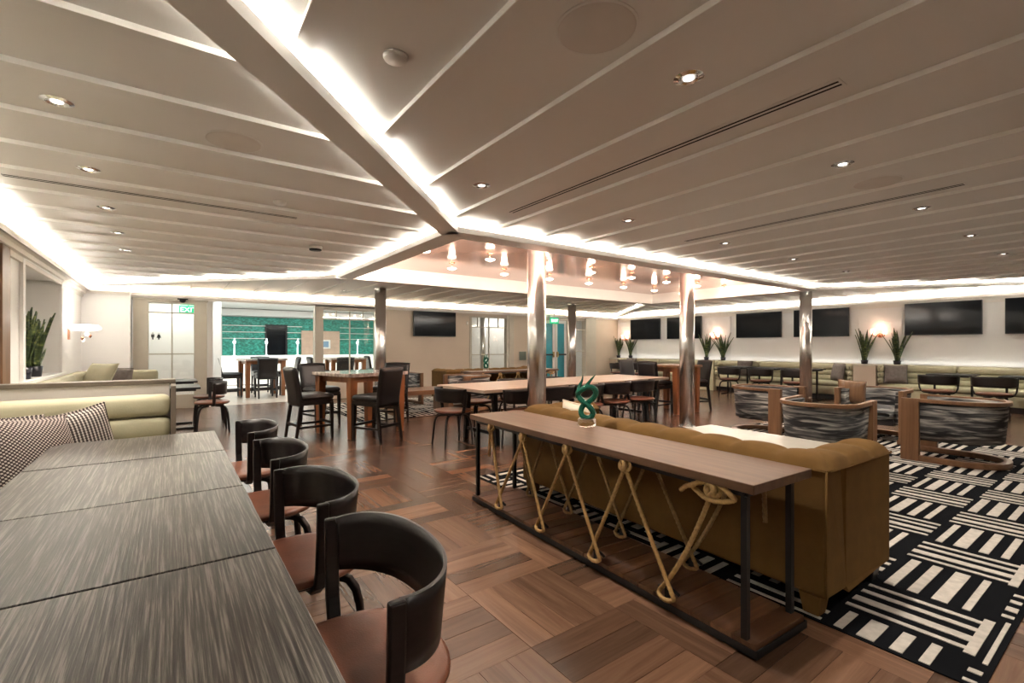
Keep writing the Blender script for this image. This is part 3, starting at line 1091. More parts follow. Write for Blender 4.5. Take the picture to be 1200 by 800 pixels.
wall_light(8.0, 'pink glowing twin wall light right of the middle steel column, between plants')
wall_light(11.5, 'farthest pink glowing wall light in the room corner, between plants')
t = thing('wall_sconce', 'glowing white sconce with copper glass drops beyond the plant niche', 'wall light', (XL, 10.05, 1.5), PI / 2)
part('back_plate', MB().box(-0.05, 0.05, -0.02, 0.0, -0.12, 0.08), 'copper', t, 0.004)
part('shade', MB().lathe([(0.10, 0.02), (0.19, 0.04), (0.20, 0.07), (0.16, 0.11), (0.05, 0.12)], 24, M=Matrix.Translation((0, -0.2, 0))), 'white_glow', t)
for n, (dx, dy, dz) in enumerate(((-0.08, -0.22, -0.03), (0.0, -0.26, -0.06), (0.07, -0.22, -0.03), (-0.03, -0.17, -0.10), (0.05, -0.17, -0.12))):
    part('glass_drop', MB().lathe([(0.004, -0.035), (0.02, -0.01), (0.02, 0.012), (0.005, 0.03)], 10, M=Matrix.Translation((dx, dy, dz))), 'copper' if n % 2 else 'white_glow', t)
pl = bpy.data.lights.new('sconce_bulb', 'POINT')
pl.energy = 4
pl.color = (1, 0.92, 0.84)
pl.shadow_soft_size = 0.1
po = bpy.data.objects.new('sconce_bulb', pl)
po.location = (XL + 0.22, 10.05, 1.72)
COL.objects.link(po)

# ================================================================== SNAKE PLANTS
def snake_plant(lab, loc, hgt, n, seed, spread=0.16, potr=0.07, poth=0.12, droop=False, xlim=9.0):
    rnd = random.Random(seed)
    t = thing('snake_plant', lab, 'plant', loc)
    pt_ = part('pot', MB().lathe([(potr * 0.82, 0), (potr, poth), (potr * 0.9, poth), (potr * 0.88, poth - 0.015)], 20), 'pot_black', t)
    part('soil', MB().lathe([(potr * 0.89, poth - 0.03), (potr * 0.88, poth - 0.014)], 16), 'soil', pt_)
    for k in range(n):
        a = 2 * PI * k / n + rnd.uniform(-0.3, 0.3)
        rr = potr * 0.65 * math.sqrt(rnd.uniform(0.05, 1))
        H = hgt * rnd.uniform(0.62, 1.0)
        wd = rnd.uniform(0.020, 0.029)
        lean = spread * rnd.uniform(0.2, 1.0)
        tw = rnd.uniform(-0.8, 0.8)
        bx, by = rr * math.cos(a), rr * math.sin(a)
        def lf(u, v, a=a, bx=bx, by=by, H=H, wd=wd, lean=lean, tw=tw):
            z = poth - 0.02 + H * u
            ox, oy = bx + lean * u ** 1.5 * math.cos(a), by + lean * u ** 1.5 * math.sin(a)
            ww = wd * (0.7 + 0.5 * math.sin(min(1, u * 1.15) * PI * 0.6)) * (1 - max(0, (u - 0.62) / 0.38) ** 1.6)
            ang = a + PI / 2 + tw * u
            s_ = (v * 2 - 1)
            cup = 0.010 * s_ * s_
            return (min(xlim, ox + ww * s_ * math.cos(ang) - cup * math.cos(a)), oy + ww * s_ * math.sin(ang) - cup * math.sin(a), z)
        me = MB().grid(lf, 8, 4).mesh('leaf', 'snake_leaf')
        o = link('leaf', me, t)
        sd = o.modifiers.new('thick', 'SOLIDIFY')
        sd.thickness = 0.005
    if droop:
        def lf(u, v):
            s_ = v * 2 - 1
            return (0.05 + 0.02 * s_, 0.06 + 0.55 * u, poth + 0.05 + 0.20 * u + 0.01 * s_ * s_)
        o = link('leaf', MB().grid(lambda u, v: (0.03 + 0.022 * (v * 2 - 1) * (1 - u ** 3), 0.04 + 0.5 * u, poth + 0.0 + 0.22 * u), 8, 4).mesh('leaf', 'snake_leaf'), t)
        o.modifiers.new('thick', 'SOLIDIFY').thickness = 0.005
    return t
snake_plant('tall snake plant in a dark pot at the front of the wall niche', (XL - 0.075, 7.66, NZ0), 0.76, 22, 3, 0.14, 0.085, 0.13)
snake_plant('snake plant in the wall niche with one drooping leaf, farther of two', (XL - 0.075, 8.22, NZ0), 0.70, 20, 5, 0.17, 0.085, 0.13, True)
for n, (yy, lab) in enumerate(((3.58, 'snake plant right of the nearest twin wall light'), (4.20, 'snake plant left of the nearest twin wall light, above the beige divider'),
                               (7.72, 'snake plant right of the twin wall light by the middle steel column'), (8.26, 'snake plant left of the twin wall light by the middle steel column'),
                               (11.2, 'snake plant right of the wall light in the far room corner'), (11.76, 'snake plant left of the wall light in the far room corner'))):
    snake_plant(lab, (13.27, yy, 0.865), 0.78, 13, 20 + n, 0.30, 0.075, 0.09, False, 0.105)

# ================================================================== UPHOLSTERY SHAPES
def roll_y(mb, x0, x1, y0, y1, z0, z1, axis='x', e=3.2, seg=20, ends=6):
    """puffy cushion: superellipse section, rounded ends; long axis 'x' or 'y'"""
    cx, cy, cz = (x0 + x1) / 2, (y0 + y1) / 2, (z0 + z1) / 2
    hx, hy, hz = (x1 - x0) / 2, (y1 - y0) / 2, (z1 - z0) / 2
    us = [0, 0.01, 0.03, 0.07, 0.13] + [0.2 + 0.6 * i / 6 for i in range(7)] + [0.87, 0.93, 0.97, 0.99, 1]
    def sg(c, p):
        return math.copysign(abs(c) ** p, c)
    half = hx if axis == 'x' else hy
    rad = min(half, (hy if axis == 'x' else hx), hz, 0.05)
    ring = []
    vs, fs = [], []
    us2 = []
    for u in range(7):
        a = u / 6 * PI / 2
        us2.append((-half + rad * (1 - math.sin(a)), None, 1 - rad / 1.0 * 0, a))
    prof = []
    for a in [i / 6 * PI / 2 for i in range(7)]:
        prof.append((-half + rad * (1 - math.sin(a)), math.cos(a)))
    prof = prof[::-1]          # from end cap (inset 1) to full (0)
    st = [(p, c) for p, c in prof]
    st = [(-half + rad * (1 - math.cos(a)), 1 - math.sin(a)) for a in [i / 6 * PI / 2 for i in range(7)]]
    st = st + [(-p, c) for p, c in st[::-1]]
    n = seg
    for p, c in st:
        inset = rad * c
        a_, b_ = ((hy if axis == 'x' else hx) - inset), (hz - inset)
        for k in range(n):
            th = 2 * PI * k / n
            q, z = a_ * sg(math.cos(th), 2 / e), b_ * sg(math.sin(th), 2 / e)
            if axis == 'x':
                vs.append((cx + p, cy + q, cz + z))
            else:
                vs.append((cx - q, cy + p, cz + z))
    m = len(st)
    for i in range(m - 1):
        for k in range(n):
            fs.append((i * n + k, i * n + (k + 1) % n, (i + 1) * n + (k + 1) % n, (i + 1) * n + k))
    fs.append(list(range(n)))
    fs.append(list(range((m - 1) * n, m * n))[::-1])
    mb.add(vs, [f[::-1] for f in fs], 0, True)
    return mb


def cushion(name, parent, mat, x0, x1, y0, y1, z0, z1, axis='x', e=3.4, label=None):
    return part(name, roll_y(MB(), x0, x1, y0, y1, z0, z1, axis, e), mat, parent, label=label)


def pillow(name, lab, mat, loc, rot, s=0.46, th=0.085, sz=None):
    """square pillow: lies in its local xz plane, corners drawn out"""
    sz = sz or s
    t = thing(name, lab, 'pillow', loc)
    t.rotation_euler = rot
    def f(sign):
        def g(u, v):
            a, b = u * 2 - 1, v * 2 - 1
            pin = 1 - 0.10 * (1 - abs(a) ** 2) * abs(b) ** 3 * 0
            ex = a * s / 2 * (1 - 0.07 * (1 - abs(b) ** 2) * 0 - 0.06 * (1 - b * b))
            ez = b * sz / 2 * (1 - 0.06 * (1 - a * a))
            t_ = th * ((1 - a ** 4) * (1 - b ** 4)) ** 0.55
            return (ex, sign * t_, ez)
        return g
    mb = MB().grid(f(1), 16, 16, flip=True).grid(f(-1), 16, 16)
    cov = part('cover', mb, mat, t, weld=True)
    # piped edge
    pts = []
    for k in range(4):
        for q in range(8):
            v = q / 8 * 2 - 1
            a, b = [(v, -1), (1, v), (-v, 1), (-1, -v)][k]
            pts.append((a * s / 2 * (1 - 0.06 * (1 - b * b)), 0, b * sz / 2 * (1 - 0.06 * (1 - a * a))))
    part('piping', MB().tube(pts, 0.006, 6, closed=True), mat, cov)
    return t

# ================================================================== FOREGROUND BOOTH (left)
b1 = thing('corner_banquette', 'olive banquette nearest at left, wrapping the grey tables, with a white back panel', 'banquette', (0, 0, 0))
part('base', MB().box(XL + 0.02, -0.70, YF + 0.1, 4.2, 0.0, 0.30).box(-0.70, 0.0, 3.72, 4.2, 0, 0.30), 'frame_paint', b1)
for y0, y1 in ((-2.05, -0.4), (-0.39, 1.26), (1.27, 2.75), (2.76, 4.1)):
    cushion('seat_cushion', b1, 'cream_cushion', XL + 0.18, -0.64, y0, y1, 0.30, 0.45, 'y')
cushion('seat_cushion', b1, 'olive_fabric', -0.63, 0.0, 3.62, 4.1, 0.30, 0.45, 'x')
for z0, z1 in ((0.45, 0.635), (0.635, 0.785), (0.785, 0.935)):
    cushion('back_roll', b1, 'olive_fabric', XL + 0.02, 0.0, 4.06, 4.26, z0, z1, 'x')
    cushion('back_roll', b1, 'olive_fabric', XL + 0.02, XL + 0.20, -2.05, 4.05, z0, z1, 'y')
part('back_panel', MB().box(XL + 0.27, -0.005, 4.30, 4.37, 0.0, 1.0), 'lilac_panel', b1, 0.004, label='white lacquered panel behind the back rolls')
part('top_rail', MB().box(XL + 0.27, 0.03, 4.28, 4.40, 1.0, 1.03).box(0.0, 0.03, 4.02, 4.40, 0.0, 1.0), 'taupe_paint', b1, 0.004, label='taupe painted cap and end post')
p1 = pillow('throw_pillow', 'large knitted pillow with dotted weave, nearest on the left banquette', 'knit_dots', (-0.60, 3.44, 0.67), (math.radians(-20), math.radians(6), math.radians(50)), 0.50, 0.085)
p2 = pillow('throw_pillow', 'striped knitted pillow leaning right, behind the dotted pillow', 'knit_stripes', (-0.43, 3.84, 0.675), (math.radians(-8), math.radians(-10), math.radians(36)), 0.34, 0.06, 0.44)
p3 = pillow('throw_pillow', 'striped knitted pillow mostly hidden behind the dotted pillow, at the booth corner', 'knit_stripes', (-0.80, 3.92, 0.655), (math.radians(-8), math.radians(2), math.radians(14)), 0.36, 0.06, 0.42)

# ---- grey oak tables
def grey_table(y0, y1, lab):
    yc = (y0 + y1) / 2
    t = thing('dining_table', lab, 'table', (-0.14, yc, 0))
    h = (y1 - y0) / 2 - 0.004
    part('tabletop', MB().box(-0.375, 0.365, -h, h, 0.71, 0.74), 'grey_oak', t, 0.002)
    part('pedestal', MB().lathe([(0.035, 0.02), (0.035, 0.69)], 16), 'black_metal', t)
    part('base_plate', MB().box(-0.28, 0.28, -0.2, 0.2, 0.0, 0.02), 'black_metal', t, 0.004)
    part('top_plate', MB().box(-0.2, 0.2, -0.15, 0.15, 0.69, 0.71), 'black_metal', t)
grey_table(0.66, 1.38, 'nearest grey oak table in the row along the left banquette')
grey_table(1.38, 2.075, 'second grey oak table in the row along the left banquette')
grey_table(2.075, 2.835, 'third grey oak table in the row along the left banquette')
grey_table(2.84, 3.53, 'farthest grey oak table in the near row, by the striped pillows')
grey_table(-0.06, 0.66, 'grey oak table below the viewpoint, at the near end of the row')

# ================================================================== BENT WOOD CHAIR
def bent_chair():
    """faces +y, origin on the floor under the seat"""
    t = thing('dining_chair', '', 'chair')
    # seat: rounded, slightly dished
    mb = MB()
    def outline(a):
        c, s_ = math.cos(a), math.sin(a)
        return (0.235 * math.copysign(abs(c) ** 0.8, c), 0.225 * math.copysign(abs(s_) ** 0.8, s_))
    n = 36
    prof = [(0.0, 0.452), (0.5, 0.455), (0.85, 0.462), (0.95, 0.461), (1.0, 0.452), (1.0, 0.440), (0.96, 0.432), (0.0, 0.430)]
    vs, fs = [], []
    for s_, z in prof:
        for k in range(n):
            x, y = outline(2 * PI * k / n)
            vs.append((x * max(s_, 0.001), y * max(s_, 0.001), z))
    for i in range(len(prof) - 1):
        for k in range(n):
            fs.append((i * n + k, (i + 1) * n + k, (i + 1) * n + (k + 1) % n, i * n + (k + 1) % n))
    mb.add(vs, fs, 0, True)
    st_ = part('seat', mb, 'brown_leather', t, weld=True, label='brown leather seat')
    part('seat_shell', MB().lathe([(0.15, 0.405), (0.21, 0.418), (0.225, 0.430)], 28), 'black_stain', st_)
    # wrap-around back rail
    def path(u):
        a = PI + PI * u
        rx, ry = 0.283, 0.175
        c, s_ = math.cos(a), math.sin(a)
        return rx * math.copysign(abs(c) ** 0.86, c), -0.01 + ry * -abs(s_) ** 0.90
    def band(off):
        def g(u, v):
            x, y = path(u)
            w_ = abs(u * 2 - 1)
            ztop = 0.748 - 0.010 * w_ ** 2
            zbot = 0.565 + 0.012 * w_ ** 3
            z = zbot + (ztop - zbot) * v
            fl = 1 + 0.075 * (v - 0.4) * (1 - w_ ** 6)
            e = 1 + off
            return (x * fl * e, (y + 0.01) * fl * e - 0.01, z)
        return g
    mb = MB()
    nu = 40
    mb.grid(band(0.02), nu, 5, flip=False)
    mb.grid(band(-0.02), nu, 5, flip=True)
    A, B = band(0.02), band(-0.02)
    mb.grid(lambda u, v: tuple(Vector(A(u, 1)) * (1 - v) + Vector(B(u, 1)) * v), nu, 1, sm=False)
    mb.grid(lambda u, v: tuple(Vector(A(u, 0)) * (1 - v) + Vector(B(u, 0)) * v), nu, 1, sm=False, flip=True)
    mb.grid(lambda u, v: tuple(Vector(A(0, u)) * (1 - v) + Vector(B(0, u)) * v), 5, 1, sm=False)
    mb.grid(lambda u, v: tuple(Vector(A(1, u)) * (1 - v) + Vector(B(1, u)) * v), 5, 1, sm=False, flip=True)
    part('back_rail', mb, 'black_stain', t, weld=True, label='wide black wrap-around back rail')
    # posts that curve in under the seat
    for s_ in (-1, 1):
        pts = [(s_ * 0.289, 0.0, 0.738), (s_ * 0.285, 0.0, 0.62), (s_ * 0.272, 0.0, 0.50), (s_ * 0.25, 0, 0.44), (s_ * 0.21, 0, 0.41), (s_ * 0.13, 0, 0.398), (s_ * 0.05, 0, 0.396)]
        mb = MB()
        P = [Vector(p) for p in pts]
        vs, fs = [], []
        for i, p in enumerate(P):
            tg = (P[min(i + 1, len(P) - 1)] - P[max(i - 1, 0)]).normalized()
            nn = Vector((tg.z, 0, -tg.x))
            for dy, dn in ((-0.020, -0.011), (0.020, -0.011), (0.020, 0.011), (-0.020, 0.011)):
                vs.append(p + Vector((0, dy, 0)) + nn * dn)
        for i in range(len(P) - 1):
            for k in range(4):
                fs.append((i * 4 + k, i * 4 + (k + 1) % 4, (i + 1) * 4 + (k + 1) % 4, (i + 1) * 4 + k))
        fs += [(0, 1, 2, 3), tuple(range(len(vs) - 4, len(vs)))[::-1]]
        mb.add(vs, fs)
        part('post', mb, 'black_stain', t, 0.006)
    # bent legs
    for sx in (-1, 1):
        for sy in (-1, 1):
            d = Vector((sx * 0.62, sy * 0.78, 0)).normalized()
            side = Vector((-d.y, d.x, 0))
            pts = [(0.06, 0.39), (0.15, 0.385), (0.195, 0.37), (0.22, 0.335), (0.235, 0.28), (0.25, 0.15), (0.262, 0.0)]
            wds = [0.03, 0.028, 0.027, 0.026, 0.024, 0.020, 0.017]
            vs, fs = [], []
            for i, (r_, z) in enumerate(pts):
                a, b = pts[max(i - 1, 0)], pts[min(i + 1, len(pts) - 1)]
                tg = Vector((b[0] - a[0], b[1] - a[1])).normalized()
                nr, nz = -tg.y, tg.x
                th = 0.013
                for ss, dn in ((-1, -th), (1, -th), (1, th), (-1, th)):
                    p = d * (r_ + nr * dn) + Vector((0, 0, max(0.0, z + nz * dn) if i == len(pts) - 1 else z + nz * dn)) + side * ss * wds[i] * 0.62
                    vs.append(p)
            for i in range(len(pts) - 1):
                for k in range(4):
                    fs.append((i * 4 + k, i * 4 + (k + 1) % 4, (i + 1) * 4 + (k + 1) % 4, (i + 1) * 4 + k))
            fs += [(0, 1, 2, 3), tuple(range(len(vs) - 4, len(vs)))[::-1]]
            part('leg', MB().add(vs, fs), 'black_stain', t, 0.005)
    return t
chair0 = bent_chair()
first_chair = [True]
def chair(x, y, deg, lab, group=None):
    """deg = direction the sitter faces, anticlockwise from +x"""
    rz = math.radians(deg - 90)
    if first_chair[0]:
        first_chair[0] = False
        chair0.location = (x, y, 0)
        chair0.rotation_euler = (0, 0, rz)
        chair0['label'] = lab
        if group:
            chair0['group'] = group
        return chair0
    o = dup(chair0, (x, y, 0), rz, lab, group)
    if not group and 'group' in o:
        del o['group']
    return o
CG = 'black bent wood chairs along the grey tables'
chair(0.395, 1.235, 178, 'nearest black chair with brown leather seat, beside the grey tables', CG)
chair(0.40, 1.97, 184, 'second black chair from the front along the grey tables', CG)
chair(0.40, 2.76, 180, 'third black chair from the front along the grey tables', CG)
chair(0.40, 3.62, 181, 'fourth black chair from the front, at the far end of the grey tables', CG)
# far booth chairs
chair(0.50, 8.35, 182, 'black bent wood chair seen side-on at the far left booth tables', 'black chairs at the far left booth')
chair(0.52, 9.35, 180, 'black chair behind the side-on one at the far left booth tables', 'black chairs at the far left booth')

# ================================================================== SECOND BOOTH (far left)
b2 = thing('corner_banquette', 'olive banquette under the plant niche, behind the white panel', 'banquette', (0, 0, 0))
part('base', MB().box(XL + 0.02, -0.72, 4.45, 10.55, 0, 0.3).box(-0.72, -0.2, 10.05, 10.55, 0, 0.3), 'frame_paint', b2)
for y0, y1 in ((4.48, 6.4), (6.41, 8.3), (8.31, 10.0)):
    cushion('seat_cushion', b2, 'olive_fabric', XL + 0.15, -0.66, y0, y1, 0.3, 0.45, 'y')
cushion('seat_cushion', b2, 'olive_fabric', -0.65, -0.18, 10.0, 10.42, 0.3, 0.45, 'x')
for z0, z1 in ((0.45, 0.66), (0.66, 0.865)):
    cushion('back_roll', b2, 'olive_fabric', XL + 0.02, XL + 0.19, 4.48, 10.35, z0, z1, 'y')
    cushion('back_roll', b2, 'olive_fabric', XL + 0.02, -0.18, 10.38, 10.56, z0, z1, 'x')
pillow('throw_pillow', 'olive pillow lying back on the far left banquette', 'olive_fabric', (-0.92, 9.9, 0.80), (math.radians(-30), 0, math.radians(-40)), 0.46, 0.09)
pillow('throw_pillow', 'small brown pillow at the far end of the left banquette', 'taupe_pillow', (-0.70, 10.22, 0.74), (math.radians(-10), math.radians(4), math.radians(2)), 0.36, 0.08)
def black_table(x, y, lab, wx=0.72, wy=0.72, top='black_metal', group=None):
    t = thing('bistro_table', lab, 'table', (x, y, 0), 0, group)
    part('tabletop', MB().box(-wx / 2, wx / 2, -wy / 2, wy / 2, 0.715, 0.74), top, t, 0.003)
    for s_ in (-1, 1):
        part('leg', MB().box(-wx / 2 + 0.05, wx / 2 - 0.05, s_ * (wy / 2 - 0.06) - 0.015, s_ * (wy / 2 - 0.06) + 0.015, 0.0, 0.03).box(-0.02 + s_ * 0.0, 0.02, s_ * (wy / 2 - 0.06) - 0.015, s_ * (wy / 2 - 0.06) + 0.015, 0.03, 0.69), 'black_metal', t)
    part('apron', MB().box(-wx / 2 + 0.05, wx / 2 - 0.05, -wy / 2 + 0.05, wy / 2 - 0.05, 0.69, 0.715), 'black_metal', t)
    return t
black_table(-0.02, 7.78, 'black edged table at the far left booth, nearer one', 0.68, 0.75)
black_table(0.0, 9.15, 'black edged table at the far left booth, farther one', 0.68, 0.75)

# ================================================================== CONSOLE WITH ROPES
def rope_pts(a, b, sag=0.0, n=26):
    a, b = Vector(a), Vector(b)
    out = []
    for i in range(n + 1):
        u = i / n
        p = a.lerp(b, u)
        p += Vector((0, 0, -sag * 4 * u * (1 - u)))
        out.append(p)
    return out
def rope(mb, pts, r=0.0115):
    # resample finely so the lay of the strands shows
    P = [Vector(p) for p in pts]
    out = [P[0]]
    for a, b in zip(P, P[1:]):
        k = max(1, int((b - a).length / 0.008))
        for i in range(1, k + 1):
            out.append(a.lerp(b, i / k))
    mb.tube(out, r, 9, lobes=3, twist=75)
def console(lab, loc, rz, length, detail=True):
    """local: x = depth (front at 0, away from viewer +), y = length from 0"""
    t = thing('console_table', lab, 'console table', loc, rz)
    D, Z = 0.475, 0.715
    part('tabletop', MB().box(0, D, 0, length, Z - 0.04, Z), 'walnut_top', t, 0.003, label='walnut plank top')
    fr = MB()
    x0, x1, y0, y1 = 0.042, D - 0.075, 0.06, length - 0.06
    for xx in (x0, x1):
        fr.box(xx - 0.013, xx + 0.013, y0, y1, Z - 0.066, Z - 0.04)
    for yy in (y0, y1):
        fr.box(x0, x1, yy - 0.013, yy + 0.013, Z - 0.066, Z - 0.04)
    part('frame', fr, 'black_metal', t)
    for xx in (x0, x1):
        for yy in (y0, y1):
            part('leg', MB().box(xx - 0.013, xx + 0.013, yy - 0.013, yy + 0.013, 0.06, Z - 0.066), 'black_metal', t)
    ed = MB()
    e0, e1 = 0.02, D - 0.045
    ed.box(e0, e0 + 0.006, 0.0, length, 0.010, 0.040).box(e1 - 0.006, e1, 0, length, 0.010, 0.040).box(e0, e1, 0, 0.006, 0.010, 0.040).box(e0, e1, length - 0.006, length, 0.010, 0.040)
    ed.box(e0, e1, 0, length, 0.008, 0.02)
    ed.box(e0 + 0.05, e1 - 0.05, 0.05, length - 0.05, 0.0, 0.008)
    part('base_edge', ed, 'black_metal', t)
    np_ = int(round(length / 0.105))
    pw = (length - 0.016) / np_
    pm = MB().box(e0 + 0.007, e1 - 0.007, 0.003, pw - 0.003, 0.02, 0.060).mesh('base_plank', 'base_plank')
    for k in range(np_):
        o = link('base_plank', pm, t)
        o.location = (0, 0.008 + k * pw, random.uniform(-0.001, 0.001))
    # ropes: knots on the upper rail, hooks on the base
    for side, xx, xb, mat in ((0, x0, x0 - 0.012, 'rope'), (1, x1, x1, 'rope_dark')):
        kn = [0.20, 0.72, 1.20, 1.68, 2.12]
        hk = [0.44, 0.94, 1.46, 1.98]
        if side == 1:
            kn = [0.32, 0.86, 1.36, 1.88, 2.3]
            hk = [0.58, 1.10, 1.62, 2.1]
        sc = length / 2.42
        kn = [v * sc for v in kn]
        hk = [v * sc for v in hk]
        zk, zh = Z - 0.058, 0.10
        for k, y in enumerate(kn):
            mb = MB()
            sg_ = -1 if side == 0 else 1
            for q, (tilt, rad, dx, dy) in enumerate(((0.35, 0.03, 0.020, -0.006), (-0.45, 0.0275, 0.030, 0.008), (1.3, 0.0225, 0.024, 0.0))):
                pts = [(xx + sg_ * dx + 0.012 * math.sin(a + q), y + dy + rad * (math.cos(a) * math.cos(tilt) - 0.75 * math.sin(a) * math.sin(tilt)), zk - 0.012 + rad * (math.cos(a) * math.sin(tilt) + 0.75 * math.sin(a) * math.cos(tilt))) for a in [2 * PI * i / 24 for i in range(24)]]
                mb.tube(pts, 0.0105, 8, closed=True)
            if k == 0 and side == 0:
                # big slack loop left at the near end
                pts = [(xx - 0.02 - 0.012 * math.sin(3 * a), y + 0.10 * math.cos(a) + 0.0, zk - 0.022 + 0.034 * math.sin(a)) for a in [2 * PI * i / 40 for i in range(41)]]
                rope(mb, pts, 0.012)
                pts = [(xx - 0.02, y + 0.09, zk - 0.01), (xx + 0.0, y + 0.15, zk - 0.035), (xx + 0.03, y + 0.20, zk - 0.07)]
                rope(mb, pts, 0.012)
            part('knot', mb, mat, t)
        for j, y in enumerate(hk):
            mb = MB()
            # crossing strands: from knot j down past the hook's far side and back up to knot j+1
            f = 0.045
            down = rope_pts((xx - 0.014, kn[j] + 0.008, zk - 0.03), (xb - 0.012, y + f, zh - 0.01), 0.05 if (j == 0) else 0.008)
            loop = [(xb - 0.014 - 0.02 * math.sin(a), y + f * math.cos(a), zh - 0.012 - 0.02 * math.sin(a)) for a in [PI * i / 10 for i in range(11)]]
            upw = rope_pts((xb - 0.024, y - f, zh - 0.01), (xx - 0.022, kn[j + 1] - 0.008, zk - 0.03), 0.006)
            rope(mb, down + loop[1:-1] + upw)
            part('rope', mb, mat, t, label='twisted jute rope')
            cl = MB().tube([(xb, y - 0.06, zh), (xb, y - 0.03, zh + 0.012), (xb, y + 0.03, zh + 0.012), (xb, y + 0.06, zh)], 0.008, 8)
            cl.box(xb - 0.01, xb + 0.01, y - 0.018, y + 0.018, 0.06, zh + 0.01)
            part('cleat', cl, 'black_metal', t)
        mb = MB()
        if side == 0:
            y0_ = kn[-1]
            rope(mb, rope_pts((xx - 0.018, y0_ + 0.01, zk - 0.03), (xx - 0.014, y0_ + 0.03, 0.42), 0.0))
        else:
            rope(mb, rope_pts((xx - 0.01, kn[0] - 0.14, zk), (xx - 0.01, kn[0] - 0.15, zk - 0.22), 0.0))
        part('rope_end', mb, mat, t, label='loose end of rope')
    return t
CRZ = math.radians(-2.5)
console('walnut console table laced with jute rope, behind the near mustard sofa', (1.89, 0.97, 0), CRZ, 2.39)

# ================================================================== SOFA
def sofa(lab, loc, rz, length):
    """local: back plane at x=0, seat opens to +x, length along y from 0"""
    t = thing('tufted_sofa', lab, 'sofa', loc, rz)
    D, BH = 0.74, 0.70
    bt = 0.2
    body = MB()
    body.box(0, bt, 0, length, 0.10, BH)
    body.box(bt, D, 0, bt, 0.10, BH)
    body.box(bt, D, length - bt, length, 0.10, BH)
    body.box(bt, D - 0.02, bt, length - bt, 0.10, 0.28)
    part('body', body, 'mustard_fabric', t, 0.018, segs=3)
    # tufted top: puffs along back and arms
    mb = MB()
    def puff_strip(p0, ax, L, wdt, seg):
        n = max(1, int(round(L / seg)))
        def g(u, v):
            c = u * n
            ph = abs(math.sin(PI * c)) ** 0.5
            cross = (max(0.0, 1 - abs(v * 2 - 1) ** 2.6)) ** 0.5
            endr = min(1.0, min(u, 1 - u) * L / 0.06) ** 0.5 if 0 < u < 1 else 0.0
            z = BH - 0.012 + (0.046 + 0.022 * ph) * cross * max(endr, 0.0)
            ov = 0.012 * cross
            w_ = (v - 0.5) * (wdt + 0.02) + wdt / 2
            if ax == 'y':
                return (p0[0] + w_, p0[1] + u * L, z)
            return (p0[0] + u * L, p0[1] + w_, z)
        mb.grid(g, n * 10, 12, flip=(ax == 'y'))
    puff_strip((0, 0), 'y', length, bt, 0.245)
    puff_strip((0.02, 0.0), 'x', D - 0.02, bt, 0.245)
    puff_strip((0.02, length - bt), 'x', D - 0.02, bt, 0.245)
    part('tufted_top', mb, 'mustard_fabric', t, label='buttoned padded top edge')
    ns = max(2, int(round((length - 0.4) / 0.7)))
    cw = (length - 0.4) / ns
    for k in range(ns):
        cushion('seat_cushion', t, 'mustard_fabric', bt + 0.08, D, bt + 0.004 + k * cw, bt - 0.004 + (k + 1) * cw, 0.28, 0.44, 'y')
        cushion('back_cushion', t, 'mustard_fabric', bt, bt + 0.12, bt + 0.004 + k * cw, bt - 0.004 + (k + 1) * cw, 0.42, 0.69, 'y')
    for xx in (0.06, D - 0.08):
        for yy in (0.08, length - 0.08):
            part('foot', MB().box(xx - 0.05, xx + 0.05, yy - 0.05, yy + 0.05, 0.0, 0.10, taper=(0.7, 0.7)), 'mustard_fabric' if xx < 0.3 else 'black_stain', t, 0.006)
    # raised seam at the near back corner
    part('piping', MB().tube([(-0.003, 0.0, 0.11), (-0.003, 0.0, BH - 0.01)], 0.005, 6).tube([(0.0, -0.003, BH - 0.008), (D, -0.003, BH - 0.008)], 0.005, 6).tube([(-0.003, 0.0, BH - 0.008), (-0.003, length, BH - 0.008)], 0.005, 6), 'mustard_fabric', t)
    return t
sofa('mustard tufted sofa seen from behind, standing against the near roped console', (2.42, 0.91, 0.0098), math.radians(-2.2), 2.42)
pillow('throw_pillow', 'pinkish pillow on the near mustard sofa, behind the green sculpture', 'cream_cushion', (2.84, 2.92, 0.585), (math.radians(-14), 0, math.radians(80)), 0.44, 0.08)

